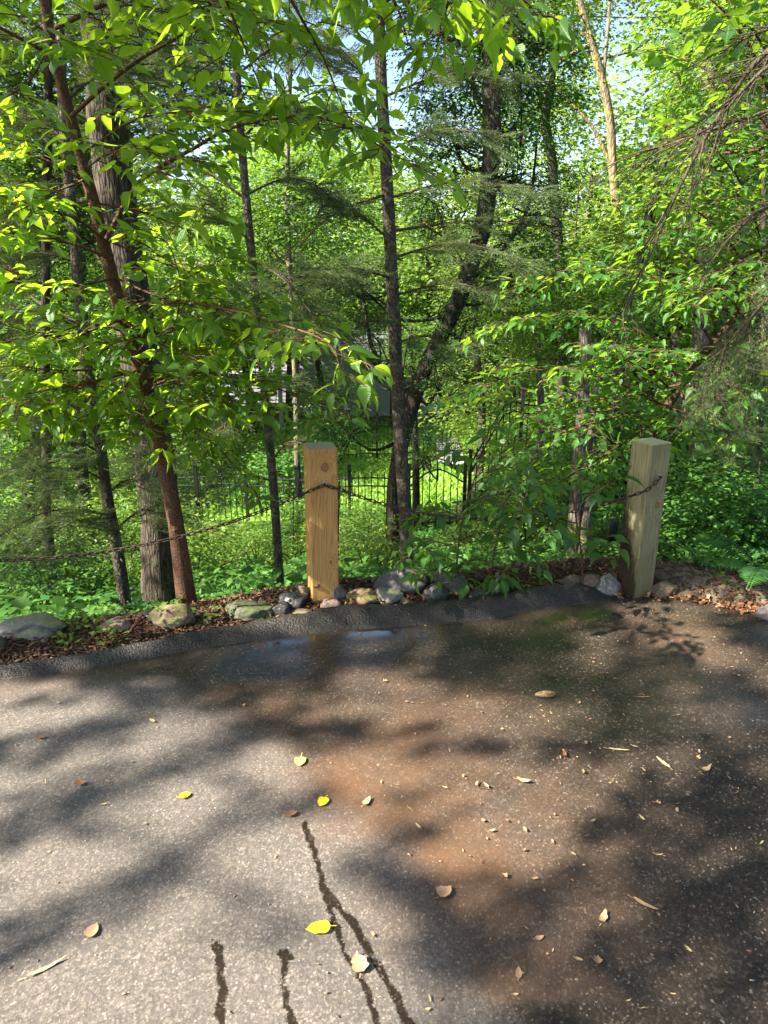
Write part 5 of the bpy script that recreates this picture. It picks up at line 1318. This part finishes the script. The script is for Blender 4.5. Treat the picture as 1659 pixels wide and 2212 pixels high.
ground_leaf(775, 2086, 0.052, 0.8, tanm, 'ragged tan leaf between the two arms of the trickle', 100, curl=0.4, notch=0.4)
ground_leaf(960, 1932, 0.045, 0.8, tanm, 'folded tan leaf on the damp asphalt right of the trickle', 40, curl=0.5, notch=0.3)
ground_leaf(100, 2095, 0.085, 0.12, straw, 'long curved straw-coloured sliver at lower left', 35, curl=0.3)
ground_leaf(1395, 1958, 0.07, 0.16, tanm, 'long tan strip of bark at lower right', -35, cat='bark strip', name='bark_strip', curl=0.3)
ground_leaf(1219, 1633, 0.035, 0.4, brn, 'upright rust-brown leaf in the middle of the wet area', 80, curl=0.9)
ground_leaf(174, 1697, 0.034, 0.7, brn, 'brown curled leaf at left in the sun', 10, curl=0.9)
ground_leaf(88, 1596, 0.034, 0.5, brn, 'brown leaf farthest left, in the shadow band', 0, curl=0.7)
ground_leaf(1432, 1650, 0.06, 0.2, straw, 'pale forked bark piece at right in the sun patch', 115, cat='bark strip', name='bark_strip')
ground_leaf(1130, 1690, 0.045, 0.35, straw, 'straw-coloured scrap casting a short shadow in the central sun patch', -20, curl=0.8, notch=0.4)
ground_leaf(1525, 1665, 0.05, 0.4, straw, 'twisted tan scrap in the shade at right', 30, curl=0.8, notch=0.5)
ground_leaf(1390, 1508, 0.055, 0.10, tanm, 'thin reddish twig-like bark strip lying level on the dark wet asphalt', 2, cat='bark strip', name='bark_strip')
ground_leaf(1335, 1622, 0.07, 0.12, straw, 'pale sliver pointing right in the sun patch', -8, cat='bark strip', name='bark_strip')
ground_leaf(1120, 2105, 0.03, 0.5, tanm, 'small orange-tan leaf low in the dark right half', 80)
ground_leaf(1303, 1985, 0.045, 0.4, straw, 'tan scrap with a tail in the dark lower right', 60, curl=0.7, notch=0.4)
# scattered smaller leaves, each of them separate
LP = []
rg = random.Random(5)
base_objs = [ground_leaf(1500, 1560, 0.02, 0.3, brn, 'x', 70, curl=1.2, notch=0.8), ground_leaf(1290, 2080, 0.022, 0.9, tanm, 'x', 70, curl=0.8, notch=1.2), ground_leaf(1420, 1850, 0.03, 0.15, straw, 'x', 170, curl=0.9), ground_leaf(1130, 1840, 0.016, 0.6, brn, 'x', 10, curl=0.9, notch=1.0), ground_leaf(1165, 2030, 0.024, 0.5, tanm, 'x', 20, curl=0.4), ground_leaf(1050, 1700, 0.024, 0.45, straw, 'x', 120, curl=0.6), ground_leaf(330, 1560, 0.03, 0.35, straw, 'x', -30, curl=0.5)]
for o in base_objs: o['label'] = 'small tan leaf scrap among many strewn on the driveway'; o['group'] = 'small leaf scraps strewn on the driveway'
for k in range(125):
    px = rg.uniform(20, 1640) if k % 4 == 0 else rg.uniform(800, 1650); py = rg.uniform(1420, 2200) if k % 2 else rg.uniform(1400, 1800)
    src = rg.choice(base_objs); o = src.copy(); COL.objects.link(o); p = gnd(px, py); o.location = (p[0], p[1], 0.004); o.rotation_euler = (0, 0, rg.uniform(0, 6.28)); s = rg.uniform(0.3, 0.85); o.scale = (s, s * rg.uniform(0.6, 1.1), s)

# pine cone lying on the wet asphalt
def cone():
    p = gnd(1175, 1507); root = empty('pine_cone', (p[0], p[1], 0.004)); tag(root, 'pale spruce cone lying on its side on the dark wet asphalt', 'cone')
    mb = MB()
    mb.tube([(-0.035, 0, 0.012), (-0.015, 0, 0.013), (0.02, 0, 0.013), (0.036, 0, 0.011)], [0.004, 0.009, 0.008, 0.002], 8)
    for i in range(14):
        x = -0.033 + i * 0.005; r = 0.0115 * math.sin(math.pi * (i + 1.5) / 16) ** 0.6
        for k in range(8):
            a = 2 * math.pi * (k + 0.5 * (i % 2)) / 8
            c, s = math.cos(a), math.sin(a)
            A = (x, c * r * 0.6, 0.013 + s * r * 0.6); B = (x + 0.007, c * r * 1.15 - s * 0.004, 0.013 + s * r * 1.15 + c * 0.004); C = (x + 0.007, c * r * 1.15 + s * 0.004, 0.013 + s * r * 1.15 - c * 0.004); D = (x + 0.011, c * r * 1.2, 0.013 + s * r * 1.2)
            mb.add([A, B, D, C], [(0, 1, 2, 3)])
    o = mb.build('scales', bits_mat('cone_scale', [(0, (0.12, 0.07, 0.03)), (0.5, (0.32, 0.22, 0.11)), (1, (0.5, 0.38, 0.2))]), None, False); o.parent = root
    root.rotation_euler = (0, 0, 0.05)
cone()

# ------------------------------------------------------------------ fence, gate, stakes, stub post
def fence(label, pts, h, n_post, arch=False, name='iron_fence'):
    """pts: two world x,y ends"""
    (x0, y0), (x1, y1) = pts; L = math.hypot(x1 - x0, y1 - y0); root = empty(name, ((x0 + x1) / 2, (y0 + y1) / 2, tz((x0 + x1) / 2, (y0 + y1) / 2))); tag(root, label, 'gate' if arch else 'fence', 'black iron fence around the lawn')
    def P(t): x = x0 + (x1 - x0) * t; y = y0 + (y1 - y0) * t; return x, y, tz(max(-9, min(9, x)), y)
    mb = MB(); n = int(L / 0.11)
    for k in range(n + 1):
        t = k / n; x, y, z = P(t); hh = h * (1 + (0.30 * math.sin(math.pi * t) if arch else 0)) + (0.05 if k % 2 else 0)
        mb.box((x, y, z + hh / 2 + 0.03), (0.016, 0.016, hh - 0.06))
        mb.add([(x - .008, y, z + hh), (x + .008, y, z + hh), (x, y, z + hh + 0.03)], [(0, 1, 2)])
    for f in (0.12, 0.82, 0.96):
        Q = []
        for k in range(25):
            t = k / 24; x, y, z = P(t); hh = h * (1 + (0.30 * math.sin(math.pi * t) if arch else 0)); Q.append((x, y, z + hh * f))
        mb.tube(Q, 0.014, 4, True)
    mb.build('pickets', M['iron'], root, False)
    for k in range(n_post + 1):
        x, y, z = P(k / n_post); mb = MB(); mb.box((x, y, z + h * 0.58), (0.055, 0.055, h * 1.2)); mb.box((x, y, z + h * 1.19), (0.07, 0.07, 0.03)); mb.build('fence_post', M['iron'], root, False)
def wx(px, Y): 
    z = tz(0, Y); return (px - 829.5) / F * (Y * CP - (z - H) * SP)
fence('long black iron fence crossing left of the gate', [(wx(330, 12.4), 12.4), (wx(872, 11.4), 11.4)], 1.02, 5)
fence('arched black iron gate in the middle of the fence', [(wx(882, 11.4), 11.4), (wx(1000, 11.3), 11.3)], 1.0, 1, True, 'iron_gate')
fence('black iron fence running right from the gate', [(wx(1010, 11.3), 11.3), (wx(1480, 12.6), 12.6)], 1.05, 5)
fence('upper black iron fence at the far side of the lawn', [(wx(700, 18.5), 18.5), (wx(1240, 20), 20)], 1.1, 5)
for k, (px, py, pt, lab) in enumerate([(205, 1190, 1110, 'thin black stake left of the oak'), (262, 1240, 1130, 'thin black stake behind the short-limbed spruce'), (730, 1250, 1040, 'thin black stake just right behind the fresh post'), (632, 1230, 1060, 'thin black stake left of the fresh post'), (895, 1160, 1040, 'thin black stake right of the central spruce'), (1048, 1150, 1030, 'thin black stake above the saplings'), (476, 1180, 1000, 'thin black stake right of the young tree')]):
    p = hit(px, py); top = at(px + 2, pt, p[1]); mb = MB(); mb.tube([(p[0], p[1], p[2] - 0.05), top], 0.007, 6); tag(mb.build('garden_stake', M['iron']), lab, 'stake', 'thin black garden stakes')
p = hit(1320, 1188); top = at(1322, 1122, p[1]); mb = MB(); mb.tube([(p[0], p[1], p[2] - .05), (p[0], p[1], top[2] - .01), (p[0], p[1], top[2])], [0.035, 0.034, 0.03], 14)
tag(mb.build('stub_post', flat_mat('black_plastic', (0.02, 0.022, 0.024), 0.5)), 'short black round stub post standing left of the weathered post', 'post')

# ------------------------------------------------------------------ house beyond the lawn
def house():
    Y = 25.5; x0 = wx(640, Y); x1 = wx(992, Y); z0 = tz(0, Y) - 0.1; ze = 0.1
    root = empty('house', ((x0 + x1) / 2, Y, z0)); tag(root, 'pale grey house with clapboard siding glimpsed through the leaves', 'house')
    sid = flat_mat('siding', (0.23, 0.23, 0.26), 0.7, 0.2, 0, 0.08, 3); wht = flat_mat('trim_white', (0.36, 0.36, 0.38), 0.6, 0.3, 0, 0.05, 3); roofm = flat_mat('shingle', (0.06, 0.055, 0.05), 0.9, 0.2, 0, 0.3, 6)
    m, nt, out = newmat('window_glass'); g = G(nt); nt.links.new(g.bsdf((0.03, 0.035, 0.04, 1), 0.08, None, 0.6), out.inputs[0]); gl = m
    def wall(xa, xb, yy, za, zb, deep):
        mb = MB(); n = int((zb - za) / 0.15)
        for k in range(n):
            z = za + k * 0.15
            mb.add([(xa, yy - 0.022, z), (xb, yy - 0.022, z), (xb, yy - 0.003, z + 0.15), (xa, yy - 0.003, z + 0.15), (xa, yy, z), (xb, yy, z)], [(0, 1, 2, 3), (4, 5, 1, 0)])
        mb.box(((xa + xb) / 2, yy + deep / 2 + 0.002, (za + zb) / 2), (xb - xa - 0.01, deep, zb - za)); mb.build('wall', sid, root, False)
    wall(x0, x1, Y, z0, ze, 7)
    xl = wx(420, Y); wall(xl, x0 - 0.15, Y + 1.5, z0, ze - 0.3, 5)
    mb = MB()
    for xx in (x0, x1): mb.box((xx, Y - 0.02, (z0 + ze) / 2), (0.14, 0.08, ze - z0))
    mb.build('corner_trim', wht, root, False)
    for (px, za, w, h) in [(900, 0.9, 1.5, 1.3)]:
        xx = wx(px, Y); mb = MB(); z = z0 + za
        for (cx, cz, a, b) in [(xx, z, w + .16, .08), (xx, z + h, w + .16, .08), (xx - w / 2, z + h / 2, .08, h), (xx + w / 2, z + h / 2, .08, h), (xx, z + h / 2, w, .04)]: mb.box((cx, Y - 0.04, cz), (a, 0.05, b))
        f = mb.build('window', wht, root, False); mb = MB(); mb.box((xx, Y - 0.028, z + h / 2), (w, 0.012, h)); o = mb.build('pane', gl, None, False); o.parent = f; o.location = (0, 0, 0)
    mb = MB(); xm = (x0 + x1) / 2
    for sx in (-1, 1):
        e = xm + sx * ((x1 - x0) / 2 + 0.4); mb.add([(e, Y - 0.4, ze - 0.1), (xm, Y - 0.4, ze + 0.9), (xm, Y + 7.2, ze + 0.9), (e, Y + 7.2, ze - 0.1), (e, Y - 0.4, ze - 0.28), (xm, Y - 0.4, ze + 0.72), (xm, Y + 7.2, ze + 0.72), (e, Y + 7.2, ze - 0.28)], [(0, 1, 2, 3), (4, 7, 6, 5), (0, 4, 5, 1), (3, 2, 6, 7), (0, 3, 7, 4)])
    mb.build('roof', roofm, root, False)
    mb = MB(); mb.add([(x0, Y - 0.005, ze), (x1, Y - 0.005, ze), (xm, Y - 0.005, ze + 0.75)], [(0, 1, 2)]); mb.build('gable', sid, root, False)
    mb = MB(); zd = z0 + 1.6; xa, xb = wx(425, Y - 1), x0 - 0.3; mb.box(((xa + xb) / 2, Y - 0.4, zd), (xb - xa, 2.6, 0.18)); mb.build('deck_floor', wht, root, False)
    mb = MB(); mb.box(((xa + xb) / 2, Y - 1.65, zd + 1.0), (xb - xa, 0.08, 0.08)); mb.box(((xa + xb) / 2, Y - 1.65, zd + 0.22), (xb - xa, 0.06, 0.06))
    n = int((xb - xa) / 0.13)
    for k in range(n + 1): mb.box((xa + (xb - xa) * k / n, Y - 1.65, zd + 0.6), (0.035, 0.035, 0.75))
    for k in range(4): mb.box((xa + (xb - xa) * k / 3, Y - 1.66, (z0 + zd + 1.05) / 2), (0.13, 0.13, zd + 1.05 - z0))
    mb.build('deck_railing', wht, root, False)
house()
# garden path across the lawn
mb = MB(); Pp = [(wx(960, 22), 22), (wx(975, 18), 18), (wx(1010, 15), 15), (wx(1045, 13), 13)]
Vp = []
for (x, y) in Pp: z = tz(x, y) + 0.06; Vp += [(x - 0.35, y, z), (x + 0.35, y, z)]
mb.add(Vp, [(2 * k, 2 * k + 1, 2 * k + 3, 2 * k + 2) for k in range(3)]); tag(mb.build('path', flat_mat('slate', (0.28, 0.28, 0.32), 0.8), None, False), kind='structure')

# ------------------------------------------------------------------ light
EL, AZ = rad(40), rad(21)     # the sun stands behind the camera to the left
sunv = np.array((-math.cos(EL) * math.cos(AZ), -math.cos(EL) * math.sin(AZ), math.sin(EL)))
ld = bpy.data.lights.new('sun', 'SUN'); ld.energy = 5.0; ld.angle = rad(0.53); ld.color = (1.0, 0.93, 0.80)
lo = bpy.data.objects.new('sun', ld); COL.objects.link(lo); lo.rotation_euler = Vector(sunv).to_track_quat('Z', 'Y').to_euler()
w = bpy.data.worlds.new('World'); sc.world = w; w.use_nodes = True; nt = w.node_tree; nt.nodes.clear()
sky = nt.nodes.new('ShaderNodeTexSky'); sky.sky_type = 'NISHITA'; sky.sun_disc = False; sky.sun_elevation = EL
sky.sun_rotation = math.atan2(sunv[0], sunv[1]); sky.air_density = 1.0; sky.dust_density = 1.5
bg = nt.nodes.new('ShaderNodeBackground'); bg.inputs[1].default_value = 0.065; ow = nt.nodes.new('ShaderNodeOutputWorld')
nt.links.new(sky.outputs[0], bg.inputs[0]); nt.links.new(bg.outputs[0], ow.inputs[0])

# ------------------------------------------------------------------ unseen trees added to shade the driveway
# where the real canopy throws its shade on the driveway: (points in the photo, half width, density)
SHADE = [
    ([(60, 245), (180, 225), (300, 235), (420, 250)], 26, .9), ([(0, 345), (120, 325), (220, 300), (300, 270), (420, 235), (560, 220)], 40, .97),
    ([(-60, 560), (0, 530), (120, 470), (260, 420), (400, 360), (500, 310), (620, 290), (760, 305)], 48, .97), ([(760, 310), (900, 315), (1010, 325), (1150, 330), (1210, 340)], 27, .93),
    ([(-60, 850), (60, 760), (180, 690), (300, 640), (400, 600), (450, 560)], 52, .94), ([(540, 455), (620, 450), (700, 450)], 42, .95), ([(930, 465), (940, 515)], 46, .93),
    ([(640, 235), (770, 245)], 30, .8), ([(280, 200), (500, 190), (700, 180)], 38, .93), ([(200, 165), (600, 140), (900, 115), (1200, 105)], 60, 1), ([(950, 165), (1200, 190), (1330, 230), (1280, 300), (1250, 340)], 58, .96),
    ([(1400, 130), (1400, 220), (1380, 300)], 62, .93), ([(1500, 190), (1660, 250)], 64, .9), ([(1600, 70), (1700, 130)], 50, .93), ([(1500, 300), (1660, 340)], 48, .93), ([(1560, 410), (1700, 460)], 66, .95),
    ([(1390, 430), (1350, 540), (1300, 600)], 62, .96), ([(1480, 490), (1700, 560)], 84, .94), ([(820, 540), (870, 640), (930, 720), (1000, 800), (1100, 860)], 66, .97), ([(1000, 670), (1200, 670), (1400, 640), (1700, 620)], 72, .95),
    ([(960, 800), (1200, 790), (1400, 770), (1700, 740)], 96, .95), ([(960, 930), (1300, 930), (1700, 880)], 96, .95), ([(620, 700), (700, 760), (730, 860)], 62, .45), ([(500, 690), (640, 655)], 30, .4), ([(-50, 1000), (300, 980)], 40, .4),
    ([(-40, 178), (120, 160)], 22, .8), ([(240, 128), (450, 98), (520, 85)], 24, .95), ([(740, 62), (900, 50), (1200, 28), (1320, 22)], 34, 1), ([(100, 195), (260, 170)], 28, .85), ([(1180, 62), (1290, 62)], 26, .9), ([(1350, 82), (1450, 84)], 12, .8),
]
def lit_map(px, py):
    Q = np.stack([px, py - 1279], 1); lit = np.ones(len(Q))
    for pts, wd, d in SHADE:
        dist = seg_dist(Q * (1, 1.25), np.array(pts) * (1, 1.25)); lit *= 1 - d * (1 - smstep(0.45 * wd, 1.35 * wd, dist))
    return lit
def shade_crown():
    A0, A1, B0, B1 = -4.5, 5.5, -1.5, 6.5
    lsz = 0.10; area = 0.30 * lsz * lsz
    LAImax = 3.9; N = int((A1 - A0) * (B1 - B0) * LAImax / area * math.sin(EL) * 1.0)
    x = R.uniform(A0, A1, N); y = R.uniform(B0, B1, N)
    P0 = np.stack([x, y, np.zeros(N)], 1); px, py = pix_np(P0)
    inside = (px > -60) & (px < 1720) & (py > 1285) & (py < 2300) & (y > 0.7)
    lit = lit_map(px, py)
    rndv = 0.5 + 0.5 * vnoise(x, y, 1.7, 11)
    bey = (y > y_out(x) - 0.02)
    # beyond the kerb: sun on the left post, shade round the right one
    sb = y - y_out(x); v_b = np.clip(np.where(sb < 1.3, 0.22, 0.6) + 0.8 * vnoise(x, y, 1.5, 5), 0.03, 1); v_b = np.where((x > 1.7) & (x < 4.6) & (y > 4.3) & (y < 6.4), 0.95, v_b)
    v_b = np.where((x > -0.5) & (x < 0.55) & (y < 4.4) & (x > 0.15), 0.5, v_b); v_b = np.where((x > 0.2) & (x < 1.0) & (y > 3.3) & (y < 3.9), 0.85, v_b)
    v = np.where(inside & ~bey, lit, np.where(bey, v_b, np.clip(rndv, 0.05, 1)))
    v = np.where((x > 1.1) & (x < 2.7) & (y > 3.36) & (y < 4.3), 0.02, v)
    lai = -np.log(np.clip(0.02 + 0.98 * v, 0.02, 1))
    k = R.random(N) < lai / LAImax
    P0 = P0[k]; n = len(P0)
    # tufts: leaves of one twig share a height
    t = 8.0 + 5.0 * (0.5 + 0.5 * vnoise(P0[:, 0], P0[:, 1], 2.0, 9)) + R.normal(0, 0.5, n)
    near = (P0[:, 0] < -0.9); t = np.where(near, t * 0.8, t)
    P = P0 + sunv * t[:, None]  # leaves set back along the sun rays so their shadows fill the map
    print('shade leaves', n)
    return P
SP_ = shade_crown()
split = SP_[:, 0] < -5.5
for msk, lab in ((split, 'tall shade maple standing behind the photographer to the far left'), (~split, 'unseen maple added close behind the camera, its crown shaped to shade the driveway')):
    P = SP_[msk]; c = P.mean(0); b = (-10.5, 1.0) if 'far left' in lab else (c[0] + 4.5, c[1] - 4.0); root = empty('maple_tree', (b[0], b[1], -0.06)); tag(root, lab, 'tree')
    mb = MB(); mb.tube([(b[0], b[1], -0.2), (b[0], b[1], 3), (b[0] + .2, b[1] + .3, c[2] - 1)], [0.2, 0.15, 0.08], 12, True, 0.15, 4)
    for k in range(22):
        e = P[random.randrange(len(P))]; mb.tube([(b[0] + .1, b[1] + .2, random.uniform(3, c[2] - 1)), (np.array((b[0], b[1], c[2])) + e) / 2, e], [0.03, 0.012, 0.004], 5, False, 0.1, 3)
    mb.build('trunk', M['bark_grey'], root)
    lv = Leaves(); lv.add(P, R.normal(0, 1, P.shape) * (1, 1, 0.4), R.normal(0, 0.35, P.shape) + UP, 0.10 * 1.15 * R.uniform(0.8, 1.2, len(P)))
    link('crown', lv.mesh('crown', T_FAR), root, M['leaf_vine'])

# ------------------------------------------------------------------ camera and render settings
cd = bpy.data.cameras.new('camera'); cam = bpy.data.objects.new('camera', cd); COL.objects.link(cam)
cam.location = (0, 0, H); cam.rotation_euler = (math.pi / 2 - PITCH, 0, 0)
cd.sensor_fit = 'HORIZONTAL'; cd.sensor_width = 36; cd.lens = 36 * F / 1659; cd.clip_start = 0.05; cd.clip_end = 500
sc.camera = cam
sc.view_settings.view_transform = 'Standard'; sc.view_settings.look = 'None'; sc.view_settings.gamma = 1; sc.view_settings.exposure = 2.5
cy = sc.cycles
cy.max_bounces = 7; cy.diffuse_bounces = 3; cy.glossy_bounces = 2; cy.transmission_bounces = 4; cy.transparent_max_bounces = 4
cy.use_denoising = True; cy.denoiser = 'OPENIMAGEDENOISE'; cy.sample_clamp_indirect = 6; cy.caustics_reflective = False; cy.caustics_refractive = False
